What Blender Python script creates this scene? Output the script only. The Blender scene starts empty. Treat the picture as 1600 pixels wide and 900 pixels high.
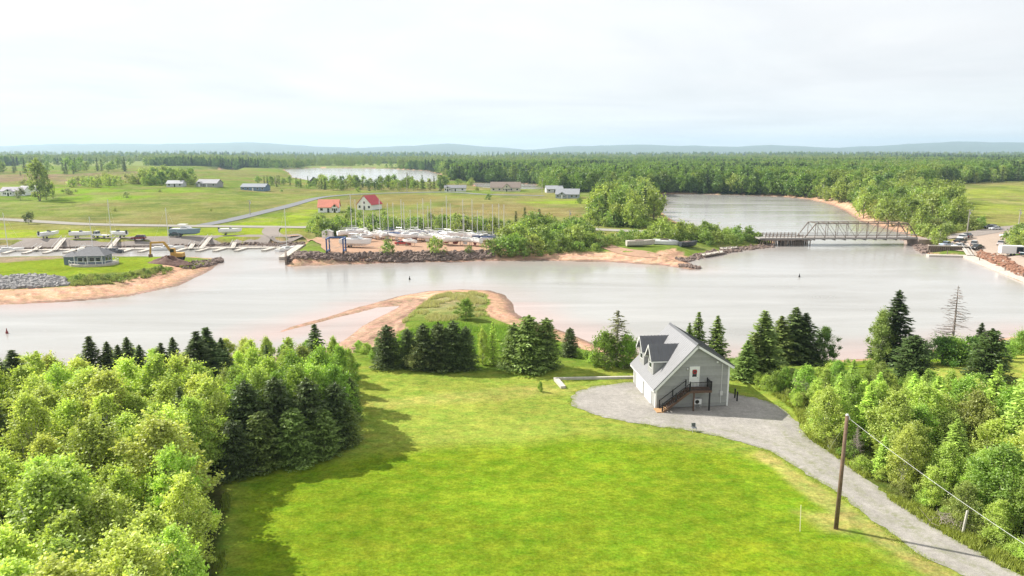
import bpy, math, random
import numpy as np
from mathutils import Vector, Matrix
from mathutils.geometry import delaunay_2d_cdt

SC = bpy.context.scene
COL = SC.collection
R = math.radians
random.seed(7)
rng = np.random.default_rng(11)

# ------------------------------------------------------------------ camera, sky, sun, exposure
CAM_Z, F_PX, HORIZON = 32.0, 1100.0, 237.0
PITCH = math.atan((450 - HORIZON) / F_PX)
SP, CP = math.sin(PITCH), math.cos(PITCH)
cam_d = bpy.data.cameras.new('camera')
cam = bpy.data.objects.new('camera', cam_d); COL.objects.link(cam)
cam.location = (0, 0, CAM_Z); cam.rotation_euler = (math.pi / 2 - PITCH, 0, 0)
cam_d.sensor_width = 36.0; cam_d.lens = F_PX / 1600 * 36.0
cam_d.clip_start = 0.5; cam_d.clip_end = 60000
SC.camera = cam
SC.render.resolution_x, SC.render.resolution_y = 1024, 576
SC.cycles.use_denoising = True
SC.cycles.max_bounces = 6; SC.cycles.transparent_max_bounces = 4
SC.cycles.diffuse_bounces = 3; SC.cycles.glossy_bounces = 3; SC.cycles.transmission_bounces = 4
SC.cycles.volume_bounces = 0
SC.view_settings.view_transform = 'Standard'; SC.view_settings.look = 'None'
SC.view_settings.gamma = 1.0; SC.view_settings.use_curve_mapping = False
SC.view_settings.exposure = 0.86
HAZE = 0.000095

SUN_EL = R(39.0)
SUN_DIR = Vector((-0.91 * math.cos(SUN_EL), 0.414 * math.cos(SUN_EL), math.sin(SUN_EL))).normalized()  # towards the sun
sun_d = bpy.data.lights.new('sun', 'SUN'); sun = bpy.data.objects.new('sun', sun_d); COL.objects.link(sun)
sun_d.energy = 4.8; sun_d.angle = R(0.6); sun_d.color = (1.0, 0.95, 0.86)
sun.location = (-60, 30, 90); sun.rotation_euler = (-SUN_DIR).to_track_quat('-Z', 'Y').to_euler()

world = bpy.data.worlds.new('World'); SC.world = world; world.use_nodes = True
wn, wl = world.node_tree.nodes, world.node_tree.links
wn.clear()
sky = wn.new('ShaderNodeTexSky'); sky.sky_type = 'NISHITA'; sky.sun_disc = False
sky.sun_elevation = SUN_EL; sky.sun_rotation = math.atan2(SUN_DIR.x, SUN_DIR.y)
sky.air_density = 1.0; sky.dust_density = 2.0
tc = wn.new('ShaderNodeTexCoord'); sep = wn.new('ShaderNodeSeparateXYZ'); wl.new(tc.outputs['Generated'], sep.inputs[0])
def wmath(op, a, b):
    n = wn.new('ShaderNodeMath'); n.operation = op
    for i, v in enumerate((a, b)):
        if isinstance(v, (int, float)): n.inputs[i].default_value = v
        else: wl.new(v, n.inputs[i])
    return n.outputs[0]
zz = wmath('ADD', wmath('MAXIMUM', sep.outputs[2], 0.0), 0.07)
cmb = wn.new('ShaderNodeCombineXYZ')
wl.new(wmath('DIVIDE', sep.outputs[0], zz), cmb.inputs[0]); wl.new(wmath('DIVIDE', sep.outputs[1], zz), cmb.inputs[1])
cn = wn.new('ShaderNodeTexNoise'); cn.inputs['Scale'].default_value = 0.55; cn.inputs['Detail'].default_value = 9; cn.inputs['Roughness'].default_value = 0.58
wl.new(cmb.outputs[0], cn.inputs['Vector'])
cr = wn.new('ShaderNodeMapRange'); cr.inputs['From Min'].default_value = 0.3; cr.inputs['From Max'].default_value = 0.62
cr.inputs['To Min'].default_value = 0.84; cr.inputs['To Max'].default_value = 1.0
wl.new(cn.outputs['Fac'], cr.inputs['Value'])
mx = wn.new('ShaderNodeMixRGB')     # thin bright cloud sheet with greyer folds
c2n = wn.new('ShaderNodeTexNoise'); c2n.inputs['Scale'].default_value = 0.32; c2n.inputs['Detail'].default_value = 10; c2n.inputs['Roughness'].default_value = 0.55; c2n.inputs['Distortion'].default_value = .6
wl.new(cmb.outputs[0], c2n.inputs['Vector'])
c2r = wn.new('ShaderNodeValToRGB'); c2r.color_ramp.elements[0].position = .36; c2r.color_ramp.elements[0].color = (5.0, 5.03, 5.13, 1); c2r.color_ramp.elements[1].position = .62; c2r.color_ramp.elements[1].color = (6.0, 5.98, 5.96, 1)
wl.new(c2n.outputs['Fac'], c2r.inputs[0]); wl.new(c2r.outputs[0], mx.inputs[2])
wl.new(cr.outputs[0], mx.inputs[0]); wl.new(sky.outputs[0], mx.inputs[1])
bg = wn.new('ShaderNodeBackground'); bg.inputs['Strength'].default_value = 0.1
wo = wn.new('ShaderNodeOutputWorld'); wl.new(mx.outputs[0], bg.inputs['Color']); wl.new(bg.outputs[0], wo.inputs['Surface'])

# ------------------------------------------------------------------ survey: photograph bearings to places on the ground
def ray(px, py):
    dx, dy = (px - 800) / F_PX, (py - 450) / F_PX
    return dx, CP - dy * SP, -(SP + dy * CP)
def at(px, py, z=0.0):
    x, y, d = ray(px, py); t = (z - CAM_Z) / d
    return (x * t, y * t)
def ss(a, b, x):
    t = np.clip((x - a) / (b - a), 0, 1); return t * t * (3 - 2 * t)

def vnoise(x, y, seed=0):
    """smooth value noise, vectorised"""
    xi, yi = np.floor(x).astype(np.int64), np.floor(y).astype(np.int64)
    fx, fy = x - xi, y - yi; fx = fx * fx * (3 - 2 * fx); fy = fy * fy * (3 - 2 * fy)
    def h(a, b):
        n = (a * 374761393 + b * 668265263 + seed * 1442695041) & 0x7fffffff
        n = ((n ^ (n >> 13)) * 1274126177) & 0x7fffffff
        return ((n ^ (n >> 16)) & 0xffff) / 65535.0
    return (h(xi, yi) * (1 - fx) + h(xi + 1, yi) * fx) * (1 - fy) + (h(xi, yi + 1) * (1 - fx) + h(xi + 1, yi + 1) * fx) * fy
def fbm(x, y, seed=0, o=4):
    s = 0; a = 0.5
    for k in range(o):
        s = s + a * vnoise(x * 2 ** k + 17.3 * k, y * 2 ** k - 9.1 * k, seed + k); a *= 0.5
    return s

def W(pts, z=0.0): return np.array([at(px, py, z) for px, py in pts])

RIVER = W([(-500,660),(-100,628),(0,606),(100,594),(250,580),(380,566),(450,556),(520,543),(545,526),(570,508),(600,492),(624,478),(590,481),(540,493),(480,508),(428,522),
 (450,512),(500,499),(560,480),(620,463),(665,455),(720,452),(765,454),(790,461),(802,474),(806,488),(822,499),(850,508),(880,518),(910,530),(940,543),(1000,553),(1080,558),
 (1200,562),(1290,564),(1350,561),(1420,552),(1500,541),(1560,530),(1600,523),(1750,512),(1950,500),
 (1950,478),(1750,468),(1600,441),(1552,421),(1512,401),(1450,397),(1446,380),(1420,369),(1385,357),(1345,346),(1325,332),(1300,320),(1262,311),(1220,307),(1150,305),(1090,303),(1030,303),
 (1026,318),(1036,336),(1062,350),(1110,362),(1160,369),(1196,373),(1212,379),(1200,384),(1165,388),(1130,395),(1085,403),(1068,407),(1080,413),(1094,419),(1080,421),(1040,415),(950,409),(850,407),
 (760,408),(640,410),(540,413),(448,416),(447,404),(474,381),(400,382.5),(300,384),(200,385),(100,387),(0,389),(-400,397),(-400,409),(0,404),(120,402),(230,403),(300,402),(346,404),(348,408),
 (325,424),(280,446),(200,463),(100,472),(0,476),(-500,486)])
LAKE = W([(444,264.5),(500,262.5),(600,263.5),(665,267),(700,276),(708,284),(650,286.5),(570,289),(500,286),(458,277)])
INLET = W([(738,286),(790,286),(835,288),(850,294),(830,298),(770,296),(742,293)])
POND = W([(300,267.5),(362,266),(366,270.5),(310,271.5)])
WATERS = [RIVER, LAKE, INLET, POND]

def inside(poly, x, y):
    r = np.zeros(x.shape, bool); n = len(poly)
    for i in range(n):
        (x1, y1), (x2, y2) = poly[i], poly[(i + 1) % n]
        c = (y1 > y) != (y2 > y)
        with np.errstate(divide='ignore', invalid='ignore'):
            r ^= c & (x < (x2 - x1) * (y - y1) / (y2 - y1 if y2 != y1 else 1e-9) + x1)
    return r
def edge_dist(poly, x, y, closed=True):
    d = np.full(x.shape, 1e18); n = len(poly)
    for i in range(n if closed else n - 1):
        (x1, y1), (x2, y2) = poly[i], poly[(i + 1) % n]
        ex, ey = x2 - x1, y2 - y1; l = ex * ex + ey * ey + 1e-12
        t = np.clip(((x - x1) * ex + (y - y1) * ey) / l, 0, 1)
        d = np.minimum(d, (x - x1 - t * ex) ** 2 + (y - y1 - t * ey) ** 2)
    return np.sqrt(d)
def shore(x, y):
    """signed metres from the waterline, positive on land"""
    s = np.full(x.shape, 1e18)
    for p in WATERS:
        d = edge_dist(p, x, y); s = np.minimum(s, np.where(inside(p, x, y), -d, d))
    wob = 1 + y / 160.0
    return s + (fbm(x / (3 * wob), y / (3 * wob), 5, 3) - 0.44) * 1.6 * wob * np.clip(np.abs(s) / 2, .3, 1)

def plateau(x, y):
    t = x / np.maximum(y, 1)
    near = 3.5 - 2.2 * ss(90, 120, y)
    far = 2.2 + 5.0 * ss(290, 620, y) * ss(-0.30, -0.46, t) + 2.0 * ss(300, 650, y) * ss(0.25, 0.5, t)
    far = far + ss(700, 2500, y) * 5 * fbm(x / 700, y / 700, 3, 3) + ss(230, 500, y) * 1.6 * (fbm(x / 90, y / 60, 9, 3) - .45)
    k = ss(150, 188, y)
    return near * (1 - k) + far * k
def terrain(x, y):
    x = np.asarray(x, float); y = np.asarray(y, float); shp = x.shape
    x = np.atleast_1d(x).ravel(); y = np.atleast_1d(y).ravel()
    s = shore(x, y); L = plateau(x, y)
    wid = np.where(y < 150, 12.0, 6 + 1.5 * L)
    spit = inside(SPIT, x, y); L = np.where(spit, 0.35 + 0.7 * ss(0, 12, s), L)
    land = 0.10 * ss(0, .6, s) + (L - .10) * ss(-.5, 1, s / wid * 1.0 - .45)
    land = np.where(spit, L * ss(0, 3, s), land)
    bank = inside(STEEP, x, y)
    land = np.where(bank, L * ss(0, 5.0, s), land)
    lawn = 0.10 * (fbm(x / 14, y / 14, 21, 3) - .45) * ss(4, 20, s)
    z = np.where(s > 0, land + lawn, -1.8 * ss(0, 14, -s) - .02)
    return z.reshape(shp)
SPIT = W([(380,585),(540,545),(620,505),(560,470),(680,440),(860,440),(860,505),(800,520),(760,515),(700,520),(640,530),(560,560)])
STEEP = W([(-600,376),(300,370),(440,366),(780,370),(780,425),(440,425),(440,405),(360,392),(-600,398)])
def gz(x, y): return float(terrain(np.array([x]), np.array([y]))[0])
def hit(px, py):
    z = 2.0
    for _ in range(14):
        x, y = at(px, py, z); z = 0.5 * z + 0.5 * max(gz(x, y), 0.0)
    return x, y, max(gz(x, y), 0)
def over(px, py, Y):
    """the point at bearing (px, py) on the vertical plane y = Y"""
    x, y, d = ray(px, py); t = Y / y
    return x * t, Y, CAM_Z + d * t

# ------------------------------------------------------------------ materials
MATS = {}
def nodes_of(m):
    m.use_nodes = True; nt = m.node_tree; nt.nodes.clear()
    return nt, nt.nodes, nt.links
def mat(name, col, rough=0.6, metal=0.0, spec=0.5, var=0.10, scale=6.0, bump=0.0, emit=None):
    if name in MATS: return MATS[name]
    m = bpy.data.materials.new(name); nt, n, l = nodes_of(m)
    o = n.new('ShaderNodeOutputMaterial'); b = n.new('ShaderNodeBsdfPrincipled'); l.new(b.outputs[0], o.inputs[0])
    b.inputs['Roughness'].default_value = rough; b.inputs['Metallic'].default_value = metal; b.inputs['Specular IOR Level'].default_value = spec
    t = n.new('ShaderNodeTexCoord'); nz = n.new('ShaderNodeTexNoise'); nz.inputs['Scale'].default_value = scale; nz.inputs['Detail'].default_value = 5
    l.new(t.outputs['Object'], nz.inputs['Vector'])
    mr = n.new('ShaderNodeMapRange'); mr.inputs['To Min'].default_value = 1 - var; mr.inputs['To Max'].default_value = 1 + var
    mr.inputs['From Min'].default_value = .25; mr.inputs['From Max'].default_value = .75
    l.new(nz.outputs['Fac'], mr.inputs['Value'])
    v = n.new('ShaderNodeVectorMath'); v.operation = 'SCALE'; v.inputs[0].default_value = col[:3]; l.new(mr.outputs[0], v.inputs['Scale'])
    l.new(v.outputs[0], b.inputs['Base Color'])
    if bump:
        bp = n.new('ShaderNodeBump'); bp.inputs['Strength'].default_value = bump; bp.inputs['Distance'].default_value = .05
        l.new(nz.outputs['Fac'], bp.inputs['Height']); l.new(bp.outputs[0], b.inputs['Normal'])
    MATS[name] = m; return m

def ground_mat():
    m = bpy.data.materials.new('ground_cover'); nt, n, l = nodes_of(m)
    o = n.new('ShaderNodeOutputMaterial'); b = n.new('ShaderNodeBsdfDiffuse'); l.new(b.outputs[0], o.inputs[0])
    a = n.new('ShaderNodeAttribute'); a.attribute_name = 'cover'
    g = n.new('ShaderNodeNewGeometry')
    def noise(scale, det, rough=.6, mapping=None):
        z = n.new('ShaderNodeTexNoise'); z.inputs['Scale'].default_value = scale; z.inputs['Detail'].default_value = det; z.inputs['Roughness'].default_value = rough
        if mapping:
            mp = n.new('ShaderNodeMapping'); mp.inputs['Scale'].default_value = mapping[0]; mp.inputs['Rotation'].default_value = (0, 0, mapping[1]); l.new(g.outputs['Position'], mp.inputs[0]); l.new(mp.outputs[0], z.inputs['Vector'])
        else: l.new(g.outputs['Position'], z.inputs['Vector'])
        return z.outputs['Fac']
    def rng_(x, a0, a1, b0, b1):
        z = n.new('ShaderNodeMapRange'); z.inputs['From Min'].default_value = a0; z.inputs['From Max'].default_value = a1
        z.inputs['To Min'].default_value = b0; z.inputs['To Max'].default_value = b1; l.new(x, z.inputs['Value']); return z.outputs[0]
    def mul(x, y):
        z = n.new('ShaderNodeMath'); z.operation = 'MULTIPLY'; l.new(x, z.inputs[0]); l.new(y, z.inputs[1]); return z.outputs[0]
    big = rng_(noise(.09, 5), .3, .7, .80, 1.20)
    mid = rng_(noise(.8, 6, .7), .28, .72, .74, 1.26)
    fine = rng_(noise(4.5, 6, .8), .27, .73, .58, 1.42)
    k = mul(mul(mul(big, mid), fine), rng_(noise(1.9, 5, .7, ((1, 1.5, 1), .9)), .3, .7, .76, 1.24))
    v = n.new('ShaderNodeVectorMath'); v.operation = 'SCALE'; l.new(a.outputs['Color'], v.inputs[0]); l.new(k, v.inputs['Scale'])
    # patches that have dried towards straw
    dry = rng_(noise(.22, 7, .68, ((1, 1.6, 1), .5)), .55, .74, 0, .45)
    mxx = n.new('ShaderNodeMixRGB'); l.new(dry, mxx.inputs[0]); l.new(v.outputs[0], mxx.inputs[1])
    st = n.new('ShaderNodeMixRGB'); st.blend_type = 'MULTIPLY'; st.inputs[0].default_value = 1; st.inputs[2].default_value = (1.25, .96, 1.5, 1); l.new(v.outputs[0], st.inputs[1]); l.new(st.outputs[0], mxx.inputs[2])
    # hue mottling: lush against yellowing blades
    hv_ = rng_(noise(.45, 8, .72, ((1, 1.9, 1), -.3)), .36, .64, 0, 1)
    lush = n.new('ShaderNodeMixRGB'); l.new(hv_, lush.inputs[0]); lush.inputs[1].default_value = (.72, .90, .75, 1); lush.inputs[2].default_value = (1.25, 1.08, 1.15, 1)
    fin = n.new('ShaderNodeMixRGB'); fin.blend_type = 'MULTIPLY'; fin.inputs[0].default_value = 1; l.new(mxx.outputs[0], fin.inputs[1]); l.new(lush.outputs[0], fin.inputs[2])
    l.new(fin.outputs[0], b.inputs['Color'])
    bp = n.new('ShaderNodeBump'); bp.inputs['Strength'].default_value = .6; bp.inputs['Distance'].default_value = .12
    l.new(noise(3.2, 5, .75), bp.inputs['Height']); l.new(bp.outputs[0], b.inputs['Normal'])
    return m

def leaf_mat(name, col=None, trans=.46):
    m = bpy.data.materials.new(name); nt, n, l = nodes_of(m)
    o = n.new('ShaderNodeOutputMaterial')
    oi = n.new('ShaderNodeObjectInfo'); at_ = n.new('ShaderNodeAttribute'); at_.attribute_name = 'leaf_tone'
    sc = n.new('ShaderNodeVectorMath'); sc.operation = 'SCALE'
    if col is None: l.new(oi.outputs['Color'], sc.inputs[0])
    else: sc.inputs[0].default_value = col
    l.new(at_.outputs['Fac'], sc.inputs['Scale'])
    hs = n.new('ShaderNodeHueSaturation')
    mr = n.new('ShaderNodeMapRange'); mr.inputs['To Min'].default_value = .496; mr.inputs['To Max'].default_value = .505; l.new(oi.outputs['Random'], mr.inputs['Value']); l.new(mr.outputs[0], hs.inputs['Hue'])
    m2 = n.new('ShaderNodeMath'); m2.operation = 'MULTIPLY_ADD'; m2.inputs[1].default_value = .34; m2.inputs[2].default_value = .86; l.new(oi.outputs['Random'], m2.inputs[0]); l.new(m2.outputs[0], hs.inputs['Value'])
    l.new(sc.outputs[0], hs.inputs['Color'])
    d = n.new('ShaderNodeBsdfDiffuse'); t = n.new('ShaderNodeBsdfTranslucent'); g = n.new('ShaderNodeBsdfGlossy'); g.inputs['Roughness'].default_value = .5
    l.new(hs.outputs[0], d.inputs[0])
    tt = n.new('ShaderNodeMixRGB'); tt.blend_type = 'MULTIPLY'; tt.inputs[0].default_value = 1; tt.inputs[2].default_value = (1.2, 1.2, .6, 1); l.new(hs.outputs[0], tt.inputs[1]); l.new(tt.outputs[0], t.inputs[0])
    a = n.new('ShaderNodeMixShader'); a.inputs[0].default_value = trans; l.new(d.outputs[0], a.inputs[1]); l.new(t.outputs[0], a.inputs[2])
    b = n.new('ShaderNodeMixShader'); b.inputs[0].default_value = .035; l.new(a.outputs[0], b.inputs[1]); l.new(g.outputs[0], b.inputs[2])
    l.new(b.outputs[0], o.inputs[0]); MATS[name] = m; return m

def water_mat():
    m = bpy.data.materials.new('river_water'); nt, n, l = nodes_of(m)
    o = n.new('ShaderNodeOutputMaterial'); b = n.new('ShaderNodeBsdfPrincipled'); l.new(b.outputs[0], o.inputs[0])
    b.inputs['IOR'].default_value = 1.33; b.inputs['Roughness'].default_value = .16
    a = n.new('ShaderNodeAttribute'); a.attribute_name = 'silt'
    g = n.new('ShaderNodeNewGeometry'); mp = n.new('ShaderNodeMapping'); mp.inputs['Scale'].default_value = (.6, 1.3, 1); mp.inputs['Rotation'].default_value = (0, 0, .35); l.new(g.outputs['Position'], mp.inputs[0])
    n1 = n.new('ShaderNodeTexNoise'); n1.inputs['Scale'].default_value = 1.1; n1.inputs['Detail'].default_value = 5; l.new(mp.outputs[0], n1.inputs['Vector'])
    n2 = n.new('ShaderNodeTexNoise'); n2.inputs['Scale'].default_value = .035; n2.inputs['Detail'].default_value = 6; l.new(mp.outputs[0], n2.inputs['Vector'])
    r = n.new('ShaderNodeMapRange'); r.inputs['From Min'].default_value = .35; r.inputs['From Max'].default_value = .68; r.inputs['To Min'].default_value = .10; r.inputs['To Max'].default_value = .55; l.new(n2.outputs['Fac'], r.inputs['Value'])
    mp3 = n.new('ShaderNodeMapping'); mp3.inputs['Scale'].default_value = (.012, .07, 1); mp3.inputs['Rotation'].default_value = (0, 0, .12); l.new(g.outputs['Position'], mp3.inputs[0])
    n3 = n.new('ShaderNodeTexNoise'); n3.inputs['Scale'].default_value = 1.0; n3.inputs['Detail'].default_value = 9; n3.inputs['Roughness'].default_value = .68; n3.inputs['Distortion'].default_value = .8; l.new(mp3.outputs[0], n3.inputs['Vector'])
    r3 = n.new('ShaderNodeMapRange'); r3.inputs['From Min'].default_value = .3; r3.inputs['From Max'].default_value = .7; r3.inputs['To Min'].default_value = .80; r3.inputs['To Max'].default_value = 1.16; l.new(n3.outputs['Fac'], r3.inputs['Value'])
    sv = n.new('ShaderNodeVectorMath'); sv.operation = 'SCALE'; l.new(a.outputs['Color'], sv.inputs[0]); l.new(r3.outputs[0], sv.inputs['Scale']); l.new(sv.outputs[0], b.inputs['Base Color'])
    r4 = n.new('ShaderNodeMapRange'); r4.inputs['From Min'].default_value = .35; r4.inputs['From Max'].default_value = .65; r4.inputs['To Min'].default_value = .28; r4.inputs['To Max'].default_value = .06; l.new(n3.outputs['Fac'], r4.inputs['Value']); l.new(r4.outputs[0], b.inputs['Roughness'])
    bp = n.new('ShaderNodeBump'); bp.inputs['Distance'].default_value = .09; l.new(r.outputs[0], bp.inputs['Strength']); l.new(n1.outputs['Fac'], bp.inputs['Height']); l.new(bp.outputs[0], b.inputs['Normal'])
    return m

# ------------------------------------------------------------------ object helpers
def props(o, label=None, cat=None, group=None, kind=None):
    if label: o['label'] = label
    if cat: o['category'] = cat
    if group: o['group'] = group
    if kind: o['kind'] = kind
    return o
def link(name, data, parent=None, loc=None, rz=0):
    o = bpy.data.objects.new(name, data); COL.objects.link(o)
    if parent: o.parent = parent
    if loc is not None: o.location = loc
    if rz: o.rotation_euler = (0, 0, rz)
    return o
def thing(name, label, cat, loc, rz=0, group=None):
    return props(link(name, None, None, loc, rz), label, cat, group)
def np_mesh(name, V, Fc, m, smooth=False):
    """V (n,3), Fc (k,3|4) -> mesh"""
    V = np.asarray(V, np.float32); Fc = np.asarray(Fc, np.int32); k, c = Fc.shape
    me = bpy.data.meshes.new(name); me.vertices.add(len(V)); me.vertices.foreach_set('co', V.ravel())
    me.loops.add(k * c); me.loops.foreach_set('vertex_index', Fc.ravel())
    me.polygons.add(k); me.polygons.foreach_set('loop_start', np.arange(0, k * c, c, dtype=np.int32))
    me.polygons.foreach_set('use_smooth', np.full(k, smooth)); me.update(calc_edges=True)
    if m: me.materials.append(m)
    return me
class MB:
    def __init__(s): s.v = []; s.f = []
    def add(s, v, f):
        b = len(s.v); s.v += [tuple(p) for p in v]; s.f += [tuple(b + i for i in q) for q in f]; return s
    def box(s, x0, x1, y0, y1, z0, z1):
        return s.add([(x0,y0,z0),(x1,y0,z0),(x1,y1,z0),(x0,y1,z0),(x0,y0,z1),(x1,y0,z1),(x1,y1,z1),(x0,y1,z1)],
                     [(0,3,2,1),(4,5,6,7),(0,1,5,4),(1,2,6,5),(2,3,7,6),(3,0,4,7)])
    def cbox(s, cx, cy, z0, sx, sy, h): return s.box(cx - sx/2, cx + sx/2, cy - sy/2, cy + sy/2, z0, z0 + h)
    def prism(s, prof, y0, y1, axis='y'):
        """polygon profile (a,b) extruded along an axis"""
        n = len(prof)
        if axis == 'y': P = [(a, y0, b) for a, b in prof] + [(a, y1, b) for a, b in prof]
        elif axis == 'x': P = [(y0, a, b) for a, b in prof] + [(y1, a, b) for a, b in prof]
        else: P = [(a, b, y0) for a, b in prof] + [(a, b, y1) for a, b in prof]
        return s.add(P, [tuple(range(n))[::-1], tuple(range(n, 2 * n))] + [(i, (i+1) % n, n + (i+1) % n, n + i) for i in range(n)])
    def tube(s, p0, p1, r0, r1=None, k=8):
        r1 = r0 if r1 is None else r1; p0, p1 = Vector(p0), Vector(p1); d = (p1 - p0).normalized()
        a = d.orthogonal().normalized(); b = d.cross(a)
        P = [p + (a * math.cos(2*math.pi*i/k) + b * math.sin(2*math.pi*i/k)) * r for p, r in ((p0, r0), (p1, r1)) for i in range(k)]
        return s.add(P, [(i, (i+1) % k, k + (i+1) % k, k + i) for i in range(k)] + [tuple(range(k))[::-1], tuple(range(k, 2*k))])
    def bar(s, p0, p1, w, h=None):
        """square-section beam"""
        h = h or w; p0, p1 = Vector(p0), Vector(p1); d = (p1 - p0).normalized()
        up = Vector((0, 0, 1)) if abs(d.z) < .95 else Vector((0, 1, 0))
        a = d.cross(up).normalized() * w / 2; b = a.cross(d).normalized() * h / 2
        P = [p + sa * a + sb * b for p in (p0, p1) for sa, sb in ((-1,-1),(1,-1),(1,1),(-1,1))]
        return s.add(P, [(0,1,5,4),(1,2,6,5),(2,3,7,6),(3,0,4,7),(3,2,1,0),(4,5,6,7)])
    def path(s, pts, r0, r1, k=6):
        n = len(pts)
        for i in range(n - 1): s.tube(pts[i], pts[i+1], r0 + (r1 - r0) * i / (n-1), r0 + (r1 - r0) * (i+1) / (n-1), k)
        return s
    def ball(s, c, rx, ry, rz, nu=10, nv=6):
        P = [(c[0], c[1], c[2] - rz)]
        for j in range(1, nv):
            t = math.pi * j / nv
            P += [(c[0] + rx*math.sin(t)*math.cos(2*math.pi*i/nu), c[1] + ry*math.sin(t)*math.sin(2*math.pi*i/nu), c[2] - rz*math.cos(t)) for i in range(nu)]
        P.append((c[0], c[1], c[2] + rz)); L = len(P) - 1
        Fc = [(0, 1 + (i+1) % nu, 1 + i) for i in range(nu)]
        for j in range(nv - 2):
            Fc += [(1+j*nu+i, 1+j*nu+(i+1) % nu, 1+(j+1)*nu+(i+1) % nu, 1+(j+1)*nu+i) for i in range(nu)]
        Fc += [(L, 1+(nv-2)*nu+i, 1+(nv-2)*nu+(i+1) % nu) for i in range(nu)]
        return s.add(P, Fc)
    def mesh(s, name, m, smooth=False):
        me = bpy.data.meshes.new(name); me.from_pydata(s.v, [], s.f); me.update()
        if m: me.materials.append(m)
        if smooth: me.polygons.foreach_set('use_smooth', [True] * len(me.polygons))
        return me
    def build(s, name, m, parent=None, loc=None, rz=0, smooth=False, bevel=0):
        o = link(name, s.mesh(name, m, smooth), parent, loc, rz)
        if bevel:
            b = o.modifiers.new('bevel', 'BEVEL'); b.width = bevel; b.segments = 2; b.limit_method = 'ANGLE'
        return o
# ------------------------------------------------------------------ ground, beach and water
def rows(y0, y1, px=1.7, g=.016):
    ys = [y0]
    while ys[-1] < y1:
        y = ys[-1]; ys.append(y + min(max(px * y * y / (30 * F_PX), .22), y * g + .05 if y < 1500 else y * .03))
    return np.array(ys)
YS = rows(14, 14000)
tt = np.linspace(-1.02, 1.02, 560); TS = np.concatenate([[-2.6, -2.1, -1.75, -1.5, -1.3, -1.2, -1.1], tt, [1.1, 1.2, 1.3, 1.5, 1.75, 2.1, 2.6]])
GY, GT = np.meshgrid(YS, TS, indexing='ij'); GX = GT * (GY + 12)
gx, gy = GX.ravel(), GY.ravel()
gs = shore(gx, gy); gzv = terrain(gx, gy)
def PX(pts, z=3.0): return W(pts, z)
LAWN_C, PALE_C = (.142,.210,.014), (.198,.246,.042)
cover = np.empty((len(gx), 3))
far_n = fbm(gx / 60, gy / 45, 31, 4)
cover[:] = (.135,.185,.036)
mm = (far_n > .5)[:, None]; cover = cover * (1 - .0) + mm * np.array((.045,-.005,.02)) * ss(.46, .62, far_n)[:, None]
def paint(poly, col, soft=1.0, jit=2.0, amt=1.0):
    global cover
    p = np.asarray(poly); x0, y0 = p.min(0) - 8; x1, y1 = p.max(0) + 8
    i = np.where((gx > x0) & (gx < x1) & (gy > y0) & (gy < y1))[0]
    if not len(i): return
    x, y = gx[i], gy[i]; d = edge_dist(p, x, y); d = np.where(inside(p, x, y), d, -d)
    d = d + (fbm(x / jit / 2, y / jit / 2, 77, 3) - .45) * jit
    k = (ss(-soft, soft, d) * amt)[:, None]; cover[i] = cover[i] * (1 - k) + k * np.array(col)
nearside = gy < 135
cover[nearside] = (.13,.185,.030)
paint(PX([(340,1400),(320,1000),(350,860),(362,722),(440,703),(540,690),(556,640),(552,590),(546,560),(620,572),(700,585),(800,580),(880,572),(990,575),(1150,590),(1200,612),(1250,650),(1300,720),(1390,775),(1480,830),(1600,890),(1900,1040),(1900,1400)], 3.5), PALE_C, .5, 1.2)
paint(PX([(330,1400),(330,1000),(352,860),(380,740),(480,716),(620,704),(760,694),(900,684),(1050,690),(1150,702),(1225,735),(1290,790),(1360,850),(1450,915),(1600,1000),(1600,1400)], 3.5), LAWN_C, 2.2, 3.0)
paint(PX([(560,628),(800,604),(900,606),(985,592),(985,606),(800,622),(600,640)], 3.5), (.27,.27,.07), 1.2, 2.0, .8)
paint(PX([(1240,800),(1320,800),(1345,815),(1330,835),(1290,830)], 3.5), (.30,.27,.09), .8, 1.5, .7)
paint(PX([(1190,700),(1300,775),(1500,905),(1480,915),(1280,790),(1180,712)], 3.5), (.27,.25,.08), .5, 1.2, .8)
paint(PX([(1110,850),(1190,840),(1210,900),(1120,905)], 3.5), (.21,.25,.01), 2, 3, .35)
paint(PX([(1450,560),(1560,545),(1700,535),(1900,560),(1900,640),(1600,630),(1480,620),(1420,596)], 3), (.26,.29,.06), .6, 1.5)
paint(PX([(1280,560),(1480,545),(1480,560),(1300,574)], 2.5), (.14,.22,.012), .6, 1.0)
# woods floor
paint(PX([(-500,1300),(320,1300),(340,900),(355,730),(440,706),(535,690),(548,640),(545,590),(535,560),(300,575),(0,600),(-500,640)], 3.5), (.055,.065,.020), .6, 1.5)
paint(PX([(1255,660),(1300,716),(1390,772),(1480,822),(1600,890),(1900,1030),(1900,660),(1600,632),(1480,625),(1420,600),(1300,592),(1220,600)], 3.5), (.075,.095,.022), .6, 1.5)
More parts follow.
